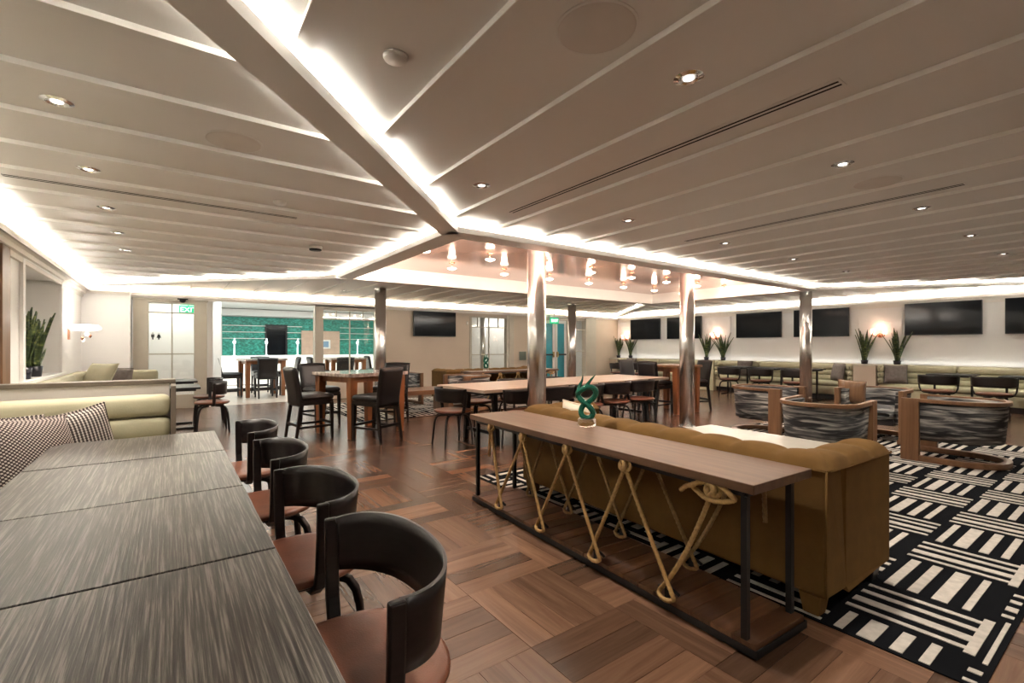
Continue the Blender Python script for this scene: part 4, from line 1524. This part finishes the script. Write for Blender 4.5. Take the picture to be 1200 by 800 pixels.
# glass sculpture
def sculpture(lab, loc, rz, sc=1.0):
    t = thing('glass_sculpture', lab, 'sculpture', loc, rz)
    S = sc
    mb = MB()
    pr = [(0.062, 0.0), (0.068, 0.006), (0.066, 0.05), (0.058, 0.058)]
    mb.lathe([(r * S, z * S) for r, z in pr], 24)
    part('glass_base', mb, 'clear_glass', t, label='clear glass base')
    # interlaced ribbon: figure of eight with two horns
    raw = [(0.030, -0.012, 0.062), (-0.022, -0.004, 0.066), (-0.042, 0.010, 0.10), (-0.026, 0.022, 0.145), (0.022, 0.018, 0.18), (0.058, 0.0, 0.222), (0.062, -0.016, 0.262), (0.028, -0.022, 0.287), (-0.024, -0.016, 0.276), (-0.062, 0.0, 0.245), (-0.058, 0.004, 0.212), (-0.022, -0.018, 0.175), (0.020, -0.026, 0.140), (0.042, -0.018, 0.10), (0.026, -0.016, 0.066), (-0.01, -0.012, 0.060)]
    def smooth(pts, n=8):
        P = [Vector(p) for p in pts]
        out = []
        for i in range(len(P) - 1):
            p0, p1, p2, p3 = P[max(i - 1, 0)], P[i], P[i + 1], P[min(i + 2, len(P) - 1)]
            for k in range(n):
                u = k / n
                out.append(0.5 * ((2 * p1) + (p2 - p0) * u + (2 * p0 - 5 * p1 + 4 * p2 - p3) * u * u + (3 * p1 - p0 - 3 * p2 + p3) * u ** 3))
        out.append(P[-1])
        return [p * S for p in out]
    s1 = smooth(raw)
    part('ribbon', MB().tube(s1, 0.0205 * S, 12), 'green_glass', t, label='green glass ribbon knot')
    h1 = smooth([(-0.058, 0.0, 0.235), (-0.055, 0.006, 0.285), (-0.034, 0.004, 0.335), (-0.028, 0.0, 0.385)])
    h2 = smooth([(-0.03, -0.006, 0.272), (0.0, -0.004, 0.30), (0.035, 0.0, 0.345), (0.062, 0.0, 0.375)])
    for h in (h1, h2):
        n = len(h)
        part('horn', MB().tube(h, [0.021 * S * (1 - 0.93 * i / (n - 1)) for i in range(n)], 10), 'green_glass', t)
    return t
sculpture('green glass knot sculpture on a clear base, on the near console', (2.36, 2.38, 0.716), math.radians(-40), 0.95)

# ================================================================== RUG
def make_rug(name, lab, x0, x1, y0, y1, ox, oy):
    q = 0.47
    mb = MB()
    z = 0.008
    mb.box(x0, x1, y0, y1, 0.0005, z - 0.002)
    bars = [(0.03, 0.10), (0.155, 0.27), (0.335, 0.395), (0.43, 0.44)]
    i0, i1 = int((x0 - ox) / q) - 2, int((x1 - ox) / q) + 2
    j0, j1 = int((y0 - oy) / q) - 2, int((y1 - oy) / q) + 2
    e = 0.02
    def rect(a, b, c, d, mi):
        a, b, c, d = max(a, x0 + e), min(b, x1 - e), max(c, y0 + e), min(d, y1 - e)
        if b - a > 0.004 and d - c > 0.004:
            mb.box(a, b, c, d, z - 0.002, z + 0.0015, mi)
    rnd = random.Random(4)
    for i in range(i0, i1):
        for j in range(j0, j1):
            cx, cy = ox + i * q, oy + j * q
            if (i + j) % 2 == 0:        # thin lines running along y
                for u0, u1 in ((0.03, 0.06), (0.115, 0.172), (0.232, 0.270), (0.33, 0.362)):
                    rect(cx + u0, cx + u1, cy + (0.025 if j % 3 == 0 else 0.0), cy + q - 0.014, 1)
                if j % 3 == 0:
                    rect(cx + 0.0, cx + 0.40, cy - 0.012, cy + 0.025, 1)
            else:                       # broad bars running along x
                s_ = 0.09
                ws = rnd.choice(((0.035, 0.045, 0.065, 0.035), (0.03, 0.062, 0.045, 0.045), (0.045, 0.04, 0.06, 0.05)))
                yy = cy + 0.08
                for wv in ws:
                    rect(cx - 0.035, cx + 0.44, yy, yy + wv, 1)
                    yy += wv + 0.052
    o = part(name, mb, ['rug_black', 'rug_white'])
    o['label'] = lab
    o['category'] = 'rug'
    return o
make_rug('area_rug', 'black rug with white bars and stripes under the near sofa and barrel chairs', 2.42, 8.75, 0.40, 3.95, 2.66, 0.475)
make_rug('area_rug', 'black and white striped rug in the far lounge by the back wall', 2.6, 8.0, 7.93, 10.9, 2.66, 7.95)

# coffee tables
t = thing('coffee_table', 'low table with a white marble top in front of the near mustard sofa', 'table', (4.28, 2.2, 0.0095), math.radians(-3))
part('tabletop', MB().box(-0.42, 0.42, -0.72, 0.72, 0.38, 0.42), 'white_marble', t, 0.006)
for sx in (-1, 1):
    for sy in (-1, 1):
        part('leg', MB().box(sx * 0.37 - 0.025, sx * 0.37 + 0.025, sy * 0.66 - 0.025, sy * 0.66 + 0.025, 0, 0.38), 'black_metal', t)

# ================================================================== BARREL CHAIRS
def barrel_chair(lab, loc, deg):
    t = thing('barrel_chair', lab, 'armchair', loc, math.radians(deg - 90))
    W, B = 0.37, 0.44          # half width, depth of the bow behind the centre
    FY = 0.36                  # front
    def U(u, off=0.0, tap=1.0):
        # u 0..1 from right front round the back to left front
        s0, s1 = 0.18, 0.82
        w_, b_ = (W + off) * tap, (B + off) * tap
        if u < s0:
            return (w_, FY - (FY + 0.04) * u / s0)
        if u > s1:
            return (-w_, FY - (FY + 0.04) * (1 - u) / (1 - s1))
        a = -PI * (u - s0) / (s1 - s0)
        c, s_ = math.cos(a), math.sin(a)
        return (w_ * math.copysign(abs(c) ** 0.85, c), -0.04 + (b_ - 0.04) * math.copysign(abs(s_) ** 0.85, s_))
    def ushell(z0, z1, off0, off1, tap=1.0, nu=48, u0=0.0, u1=1.0):
        mb = MB()
        def g(off, tb):
            return lambda u, v: (*U(u0 + (u1 - u0) * u, off, tb + (1 - tb) * v), z0 + (z1 - z0) * v)
        A, Bf = g(off1, tap), g(off0, tap)
        mb.grid(A, nu, 3, flip=True)
        mb.grid(Bf, nu, 3)
        mb.grid(lambda u, v: tuple(Vector(A(u, 1)).lerp(Vector(Bf(u, 1)), v)), nu, 1, flip=True, sm=False)
        mb.grid(lambda u, v: tuple(Vector(A(u, 0)).lerp(Vector(Bf(u, 0)), v)), nu, 1, sm=False)
        mb.grid(lambda u, v: tuple(Vector(A(0, u)).lerp(Vector(Bf(0, u)), v)), 3, 1, sm=False)
        mb.grid(lambda u, v: tuple(Vector(A(1, u)).lerp(Vector(Bf(1, u)), v)), 3, 1, flip=True, sm=False)
        return mb
    part('upholstered_shell', ushell(0.24, 0.645, -0.085, -0.012, 0.93, u0=0.03, u1=0.97), 'brushstroke_fabric', t, weld=True, label='shell in black and grey brushstroke fabric')
    part('inner_roll', ushell(0.62, 0.665, -0.085, -0.03, u0=0.03, u1=0.97), 'brushstroke_fabric', t, weld=True)
    part('arm_rail', ushell(0.645, 0.685, -0.035, 0.012), 'rail_oak', t, 0.004, weld=True, label='curved oak rail')
    part('base_rail', ushell(0.0, 0.06, -0.055, 0.012), 'rail_oak', t, 0.004, weld=True, label='curved oak floor rail')
    for s_ in (-1, 1):
        part('leg', MB().box(s_ * W - 0.04 if s_ > 0 else -W - 0.016, s_ * W + 0.016 if s_ > 0 else -W + 0.04, FY - 0.15, FY + 0.012, 0.0, 0.687), 'chair_oak', t, 0.004, label='broad oak plank leg')
    cushion('seat_cushion', t, 'brushstroke_fabric', -0.285, 0.285, -0.30, 0.34, 0.28, 0.44, 'y')
    part('seat_base', MB().box(-0.27, 0.27, -0.26, 0.32, 0.22, 0.29), 'black_stain', t)
    return t
ZR = 0.0098
barrel_chair('oak barrel armchair standing alone at right, its side and floor rail in full view', (7.06, 1.40, ZR), 90)
barrel_chair('oak barrel armchair turning its curved back, right behind the mustard sofa end', (5.72, 2.18, ZR), 4)
barrel_chair('oak barrel armchair on the left of the rug group, nearest to the middle column', (7.02, 3.42, ZR), -90)
barrel_chair('oak barrel armchair facing us across the rug, with a brown pillow', (7.95, 2.38, ZR), 182)
pillow('throw_pillow', 'brown leather pillow on the barrel armchair that faces us', 'chair_oak', (7.92, 2.66, 0.62), (math.radians(-15), math.radians(5), math.radians(-60)), 0.34, 0.08)
# far lounge
barrel_chair('oak barrel armchair in the far lounge, left of the far sofa', (4.1, 9.9, ZR), -90)
barrel_chair('oak barrel armchair in the far lounge, close to the far mustard sofa end', (4.92, 8.33, ZR), 184)
t = thing('coffee_table', 'oak block coffee table in the far lounge behind the counter stools', 'table', (3.86, 8.42, ZR), 0)
part('tabletop', MB().box(-0.62, 0.62, -0.38, 0.38, 0.37, 0.45), 'rail_oak', t, 0.005)
for s_ in (-1, 1):
    part('leg', MB().box(s_ * 0.52 - 0.05, s_ * 0.52 + 0.05, -0.33, 0.33, 0.0, 0.37), 'chair_oak', t, 0.004)
sofa('mustard tufted sofa in the far lounge, facing the back wall', (7.7, 9.35, ZR), PI / 2, 2.75)
console('walnut roped console table in the far lounge, behind the far sofa', (7.75, 8.78, ZR), PI / 2, 2.5)
sculpture('green glass knot sculpture on the far console', (5.78, 9.03, 0.716 + ZR), 0.4, 1.0)

# ================================================================== LONG TABLE
LRZ = math.radians(3.4)
t = thing('communal_table', 'long pale topped communal table on black trestles in the middle of the room', 'table', (3.07, 4.84, 0), LRZ)
LL, LW = 3.95, 1.12
for k in range(2):
    part('tabletop', MB().box(k * LL / 2 + 0.002, (k + 1) * LL / 2 - 0.002, 0, LW, 0.70, 0.74), ['pale_laminate'], t, 0.004)
part('apron', MB().box(0.12, LL - 0.12, 0.12, LW - 0.12, 0.66, 0.70), 'black_metal', t)
for xx in (0.35, LL / 2 - 0.25, LL / 2 + 0.25, LL - 0.35):
    lg = MB()
    for s_ in (-1, 1):
        lg.add([(xx - 0.03, LW / 2 + s_ * 0.36 - 0.03, 0), (xx + 0.03, LW / 2 + s_ * 0.36 - 0.03, 0), (xx + 0.03, LW / 2 + s_ * 0.36 + 0.03, 0), (xx - 0.03, LW / 2 + s_ * 0.36 + 0.03, 0),
                (xx - 0.03, LW / 2 + s_ * 0.30 - 0.03, 0.66), (xx + 0.03, LW / 2 + s_ * 0.30 - 0.03, 0.66), (xx + 0.03, LW / 2 + s_ * 0.30 + 0.03, 0.66), (xx - 0.03, LW / 2 + s_ * 0.30 + 0.03, 0.66)],
               [(3, 2, 1, 0), (4, 5, 6, 7), (0, 1, 5, 4), (1, 2, 6, 5), (2, 3, 7, 6), (3, 0, 4, 7)])
    lg.box(xx - 0.02, xx + 0.02, LW / 2 - 0.34, LW / 2 + 0.34, 0.12, 0.16)
    part('trestle_leg', lg, 'black_metal', t)
CL = 'black bent wood chairs at the long table'
for n, (xx, lab) in enumerate(((3.62, 'black chair on the near side of the long table, just left of the front column'), (4.20, 'black chair on the near side of the long table, right of the front column'),
                               (4.82, 'black chair on the near side of the long table, directly behind the sculpture'), (5.44, 'black chair with brown seat, near side of the long table, right of the sculpture'),
                               (6.06, 'last black chair on the near side of the long table, toward the middle column'))):
    chair(xx, 4.84 + (xx - 3.07) * math.tan(LRZ) - 0.07, 90 + 3, lab, CL)
chair(2.96, 5.42, 3, 'black chair at the left end of the long table, brown seat showing', CL)
for n, (xx, lab) in enumerate(((3.75, 'first black chair on the far side of the long table, from the left'), (4.5, 'second black chair on the far side of the long table, from the left'), (5.3, 'third black chair on the far side of the long table, behind the sculpture'))):
    chair(xx, 5.96 + (xx - 3.07) * math.tan(LRZ) + 0.14, -87, lab, CL)

# ================================================================== COUNTER STOOLS AND TABLES
def stool_proto():
    t = thing('counter_stool', '', 'stool')
    SH, TP = 0.63, 1.0
    W = 0.22
    # leaning upholstered back, running down over the seat rear
    mb = MB()
    def bk(sign):
        def g(u, v):
            x = (u * 2 - 1) * (W - 0.0 + 0.012 * v)
            z = 0.46 + (TP - 0.46) * v
            y = -0.235 - 0.10 * max(0, v - 0.25) ** 1.2
            top = -0.012 * (u * 2 - 1) ** 2 if v > 0.99 else 0
            th = 0.038 * (1 - abs(u * 2 - 1) ** 8) ** 0.5 * (1 - abs(v * 2 - 1) ** 16) ** 0.5
            return (x, y + sign * th, z + top)
        return g
    mb.grid(bk(-1), 14, 16).grid(bk(1), 14, 16, flip=True)
    part('backrest', mb, 'black_leather', t, weld=True)
    cushion('seat', t, 'black_leather', -W, W, -0.22, 0.23, SH - 0.10, SH, 'x', 3.6)
    part('seat_frame', MB().box(-W + 0.01, W - 0.01, -0.22, 0.21, SH - 0.15, SH - 0.085), 'black_stain', t)
    for sx in (-1, 1):
        for sy in (-1, 1):
            x, y = sx * (W - 0.025), (0.19 if sy > 0 else -0.215)
            b = (0.0, 0.01) if sy > 0 else (0.005 * sx, -0.075)
            lg = MB()
            h0, h1 = 0.016, 0.023
            lg.add([(x + b[0] - h0, y + b[1] - h0, 0), (x + b[0] + h0, y + b[1] - h0, 0), (x + b[0] + h0, y + b[1] + h0, 0), (x + b[0] - h0, y + b[1] + h0, 0),
                    (x - h1, y - h1, SH - 0.12), (x + h1, y - h1, SH - 0.12), (x + h1, y + h1, SH - 0.12), (x - h1, y + h1, SH - 0.12)],
                   [(3, 2, 1, 0), (4, 5, 6, 7), (0, 1, 5, 4), (1, 2, 6, 5), (2, 3, 7, 6), (3, 0, 4, 7)])
            part('leg', lg, 'black_stain', t, 0.003)
    rl = MB()
    part('stretcher', MB().box(-W + 0.03, W - 0.03, 0.18, 0.205, 0.20, 0.235), 'black_stain', t)
    part('stretcher', MB().box(-W + 0.03, W - 0.03, -0.27, -0.25, 0.20, 0.235), 'black_stain', t)
    for s_ in (-1, 1):
        part('stretcher', MB().box(s_ * (W - 0.025) - 0.011, s_ * (W - 0.025) + 0.011, -0.27, 0.20, 0.17, 0.20), 'black_stain', t)
    return t
stool0 = stool_proto()
first_stool = [True]
def stool(x, y, deg, lab, group):
    rz = math.radians(deg - 90)
    if first_stool[0]:
        first_stool[0] = False
        stool0.location = (x, y, 0)
        stool0.rotation_euler = (0, 0, rz)
        stool0['label'] = lab
        stool0['group'] = group
        return
    dup(stool0, (x, y, 0), rz, lab, group)
def counter_table(lab, x, y, deg, wx, wy, hz=0.90, top='stone_top'):
    t = thing('counter_table', lab, 'table', (x, y, 0), math.radians(deg))
    part('tabletop', MB().box(-wx / 2, wx / 2, -wy / 2, wy / 2, hz - 0.05, hz), top, t, 0.006)
    part('apron', MB().box(-wx / 2 + 0.08, wx / 2 - 0.08, -wy / 2 + 0.08, wy / 2 - 0.08, hz - 0.13, hz - 0.05), 'amber_leg', t)
    for sx in (-1, 1):
        for sy in (-1, 1):
            cx, cy = sx * (wx / 2 - 0.085), sy * (wy / 2 - 0.085)
            part('leg', MB().box(cx - 0.055, cx + 0.055, cy - 0.055, cy + 0.055, 0, hz - 0.05, taper=(0.75, 0.75)), 'amber_leg', t, 0.004)
counter_table('stone topped counter table with amber wooden legs, left of the middle', 2.30, 7.05, 17, 1.0, 0.95)
G1 = 'black leather stools at the stone counter table'
stool(1.60, 6.98, 8, 'black leather stool left of the stone counter table, seat turned toward it', G1)
stool(2.26, 6.33, 117, 'black leather stool right of the stone counter table, its back to us', G1)
stool(1.98, 8.02, -75, 'black leather stool behind the left end of the stone counter table', G1)
stool(2.96, 7.60, 222, 'black leather stool behind the right end of the stone counter table', G1)
counter_table('wooden counter table near the right banquette, beyond the long table', 7.98, 5.72, 0, 0.80, 0.85, 0.92, 'rail_oak')
G2 = 'black leather stools at the wooden counter table'
stool(7.53, 5.72, 0, 'black leather stool left of the wooden counter table', G2)
stool(8.52, 5.62, 158, 'black leather stool at the wooden counter table, right beside the middle column', G2)
stool(7.9, 6.5, -90, 'black leather stool behind the wooden counter table', G2)
# papers on that table
t = thing('menu_card', 'white menu sheet lying on the wooden counter table', 'paper', (7.85, 5.75, 0.9205))
part('sheet', MB().box(-0.14, 0.14, -0.1, 0.1, 0, 0.003), 'white_plastic', t)

# ================================================================== RIGHT BANQUETTE
def banquette(lab, y0, y1):
    t = thing('wall_banquette', lab, 'banquette', (0, 0, 0))
    part('plinth', MB().box(12.92, 13.33, y0, y1, 0.0, 0.12), 'black_stain', t)
    part('base', MB().box(12.86, 13.33, y0, y1, 0.12, 0.32), 'olive_fabric', t, 0.01)
    n = max(1, int(round((y1 - y0) / 1.25)))
    w_ = (y1 - y0) / n
    for k in range(n):
        a, b = y0 + k * w_ + 0.003, y0 + (k + 1) * w_ - 0.003
        cushion('seat_cushion', t, 'olive_fabric', 12.84, 13.2, a, b, 0.32, 0.46, 'y')
        for z0, z1 in ((0.45, 0.58), (0.58, 0.71), (0.71, 0.86)):
            cushion('back_roll', t, 'olive_fabric', 13.08 if z1 < 0.8 else 13.06, 13.22, a, b, z0, z1, 'y', 2.8)
    for yy, s_ in ((y0, 1), (y1, -1)):
        for z0, z1 in ((0.45, 0.58), (0.58, 0.71), (0.71, 0.86)):
            lo, hi = (yy, yy + 0.12) if s_ > 0 else (yy - 0.12, yy)
            cushion('wing_roll', t, 'olive_fabric', 12.78, 13.1, lo, hi, z0, z1, 'x', 2.8)
    return t
banquette('olive channelled banquette nearest on the right, under the two right televisions', 0.0, 3.82)
banquette('olive channelled banquette in the middle of the right wall, behind the steel column', 4.28, 7.72)
banquette('olive channelled banquette farthest along the right wall, by the room corner', 8.28, 11.4)
def divider(lab, y0, y1, mat='beige_wall', cap='frame_paint'):
    o = thing('banquette_divider', lab, 'divider', (13.0, (y0 + y1) / 2, 0))
    h = (y1 - y0) / 2 - 0.004
    part('body', MB().box(-0.22, 0.19, -h, h, 0.0, 0.83), mat, o, 0.005)
    part('cap', MB().box(-0.23, 0.19, -h, h, 0.83, 0.86), cap, o, 0.004)
divider('beige box divider between banquettes below the nearest twin wall light', 3.83, 4.27)
divider('olive upholstered end box between banquettes, behind the wooden counter table', 7.73, 8.27, 'olive_fabric', 'olive_fabric')
divider('beige end box of the right banquette, in the far room corner', 11.41, 11.75)
o = part('wall_ledge', MB().box(13.19, 13.395, -0.05, 11.86, 0.80, 0.864), 'frame_paint')
o['kind'] = 'structure'
o.name = 'trim_19'
G3 = 'black edged tables along the right banquette'
for yy, lab in ((1.45, 'black edged table at the right picture edge, before the right banquette'), (2.45, 'black edged table before the right banquette, nearest the taupe pillow'),
                (5.1, 'black edged table behind the right steel column'), (5.9, 'black edged table before the middle banquette, between column and stool'),
                (6.75, 'black edged table left of the others before the middle banquette'), (9.3, 'black edged table at the far banquette, nearer one'), (10.4, 'black edged table at the far banquette, in the room corner')):
    black_table(12.3, yy, lab, 0.7, 0.66, 'black_metal', G3)
G4 = 'black bent wood chairs facing the right banquette'
for yy, lab in ((1.78, 'black chair facing the right banquette, at the right picture edge'), (2.52, 'black chair facing the right banquette, behind the lone barrel armchair'),
                (5.02, 'black chair facing the right banquette, next to the right steel column'), (5.80, 'black chair facing the right banquette, second left of the right steel column'),
                (6.60, 'black chair facing the right banquette, third left of the right steel column'), (9.62, 'black chair facing the far banquette, nearer of the two'), (10.32, 'black chair facing the far banquette, nearest the room corner')):
    chair(11.62, yy, 0, lab, G4)
pillow('throw_pillow', 'taupe pillow on the right banquette, right of the beige divider', 'taupe_pillow', (12.93, 3.52, 0.66), (math.radians(-14), 0, math.radians(-70)), 0.42, 0.08)
pillow('throw_pillow', 'taupe pillow on the right banquette, left of the beige divider', 'taupe_pillow', (12.92, 4.62, 0.66), (math.radians(-10), 0, math.radians(-128)), 0.42, 0.08)
pillow('throw_pillow', 'taupe pillow on the middle banquette, above the black chairs', 'taupe_pillow', (12.93, 6.9, 0.67), (math.radians(-14), 0, math.radians(-88)), 0.42, 0.08)
pillow('throw_pillow', 'taupe pillow on the far banquette in the room corner', 'taupe_pillow', (12.93, 10.9, 0.67), (math.radians(-14), 0, math.radians(-88)), 0.42, 0.08)

# ================================================================== BAR ROOM BEYOND
BY = 17.0
struct('wall_bar', MB().box(-0.2, 7.0, BY, BY + 0.1, 0, 2.5).box(0.68, 0.74, 12.1, BY, 0, 2.5).box(6.45, 6.55, 12.1, BY, 0, 2.5), 'white_wall')
struct('ceiling_bar', MB().box(0.7, 6.5, 12.1, BY + 0.1, 2.44, 2.5), 'white_wall')
struct('trim_20', MB().box(0.74, 6.45, BY - 0.45, BY, 2.22, 2.42), 'white_wall', 0.01)
tt = thing('tiled_back_bar', 'teal mosaic tiled bar wall with thin white shelves', 'bar wall', (0, BY, 0))
part('mosaic', MB().box(1.28, 6.3, -0.03, 0.0, 1.0, 2.2), 'teal_mosaic', tt)
for n, (x0, x1) in enumerate(((1.28, 2.46), (3.1, 3.55), (4.8, 6.3))):
    for z in (1.52, 1.72, 1.92):
        part('shelf', MB().box(x0, x1, -0.13, -0.03, z, z + 0.015), 'bar_white', tt)
o = thing('bar_doorway_panel', 'dark framed glass opening in the teal bar wall', 'opening', (2.78, BY - 0.03, 1.0))
part('frame', MB().box(-0.33, -0.28, -0.05, 0, 0, 0.98).box(0.28, 0.33, -0.05, 0, 0, 0.98).box(-0.28, 0.28, -0.05, 0, 0.93, 0.98), 'black_metal', o)
part('glass', MB().box(-0.28, 0.28, -0.03, 0, 0, 0.93), 'tv_screen', o)
o = thing('bar_till_panel', 'tan panel with a small lit screen at the teal bar wall', 'panel', (4.15, BY - 0.14, 1.0))
part('board', MB().box(-0.62, 0.62, 0.0, 0.09, 0, 0.80), 'tan_panel', o, 0.005)
sfr = part('screen_frame', MB().box(0.0, 0.3, -0.02, 0.0, 0.2, 0.5), 'white_plastic', o)
part('screen', MB().box(0.06, 0.24, -0.026, -0.02, 0.25, 0.45), 'screen_blue', sfr)
bc = thing('bar_counter', 'long white bar counter with a glowing front', 'bar counter', (0, 15.3, 0))
part('front', MB().box(0.78, 6.4, 0, 0.12, 0.10, 0.96), 'bar_front_glow', bc)
part('kick', MB().box(0.78, 6.4, 0.04, 0.12, 0, 0.10), 'black_metal', bc)
part('worktop', MB().box(0.76, 6.42, -0.12, 0.6, 0.96, 1.01), 'bar_white', bc, 0.005)
part('foot_rail', MB().tube([(0.8, -0.12, 0.2), (6.3, -0.12, 0.2)], 0.02, 8), 'chrome', bc)
tap0 = None
for xx, lab in ((1.46, 'leftmost tall white beer tap on the bar counter'), (2.27, 'second tall beer tap from the left, before the dark opening'), (3.12, 'tall beer tap right of the dark opening, left of the window frame'), (4.93, 'tall beer tap seen through the gridded window, left one'), (5.55, 'tall beer tap seen through the gridded window, right one')):
    if tap0 is None:
        tap0 = thing('beer_tap', lab, 'tap', (xx, 15.45, 1.01))
        part('column', MB().lathe([(0.05, 0.0), (0.05, 0.012), (0.018, 0.02), (0.016, 0.33), (0.04, 0.36), (0.045, 0.40), (0.03, 0.43)], 14), 'tap_glow', tap0)
        part('spout', MB().tube([(0, -0.03, 0.36), (0, -0.10, 0.35), (0, -0.115, 0.30)], 0.012, 8), 'chrome', tap0)
        part('handle', MB().lathe([(0.012, 0.37), (0.02, 0.44), (0.016, 0.50)], 10, M=Matrix.Translation((0, -0.06, 0))), 'tap_glow', tap0)
    else:
        dup(tap0, (xx, 15.45, 1.01), 0, lab)
G5 = 'black stools in the bar room'
counter_table('high table with amber legs in the bright bar room, seen through the wide opening', 1.92, 13.75, 8, 1.0, 0.8, 0.96)
stool(1.93, 13.25, 92, 'black stool in the bar room with its back to us, at the high table', G5)
stool(1.22, 13.75, 5, 'black stool in the bar room at the left end of the high table', G5)
stool(2.52, 13.80, 180, 'black stool in the bar room at the right end of the high table', G5)
stool(2.0, 14.4, -90, 'black stool in the bar room behind the high table', G5)
counter_table('second high table in the bar room, half hidden by the window frame', 4.0, 13.6, 0, 1.0, 0.8, 0.96)
stool(3.34, 13.6, 4, 'black stool in the bar room at the left of the second high table', G5)
stool(3.75, 13.0, 90, 'black stool behind the gridded window with its back to us', G5)
stool(4.68, 13.6, 180, 'black stool behind the gridded window at the right of the second high table', G5)
counter_table('third high table in the bar room, behind the right panes of the gridded window', 5.6, 14.0, 0, 0.9, 0.8, 0.96)
stool(5.05, 14.0, 0, 'black stool in the bar room at the left of the third high table', G5)
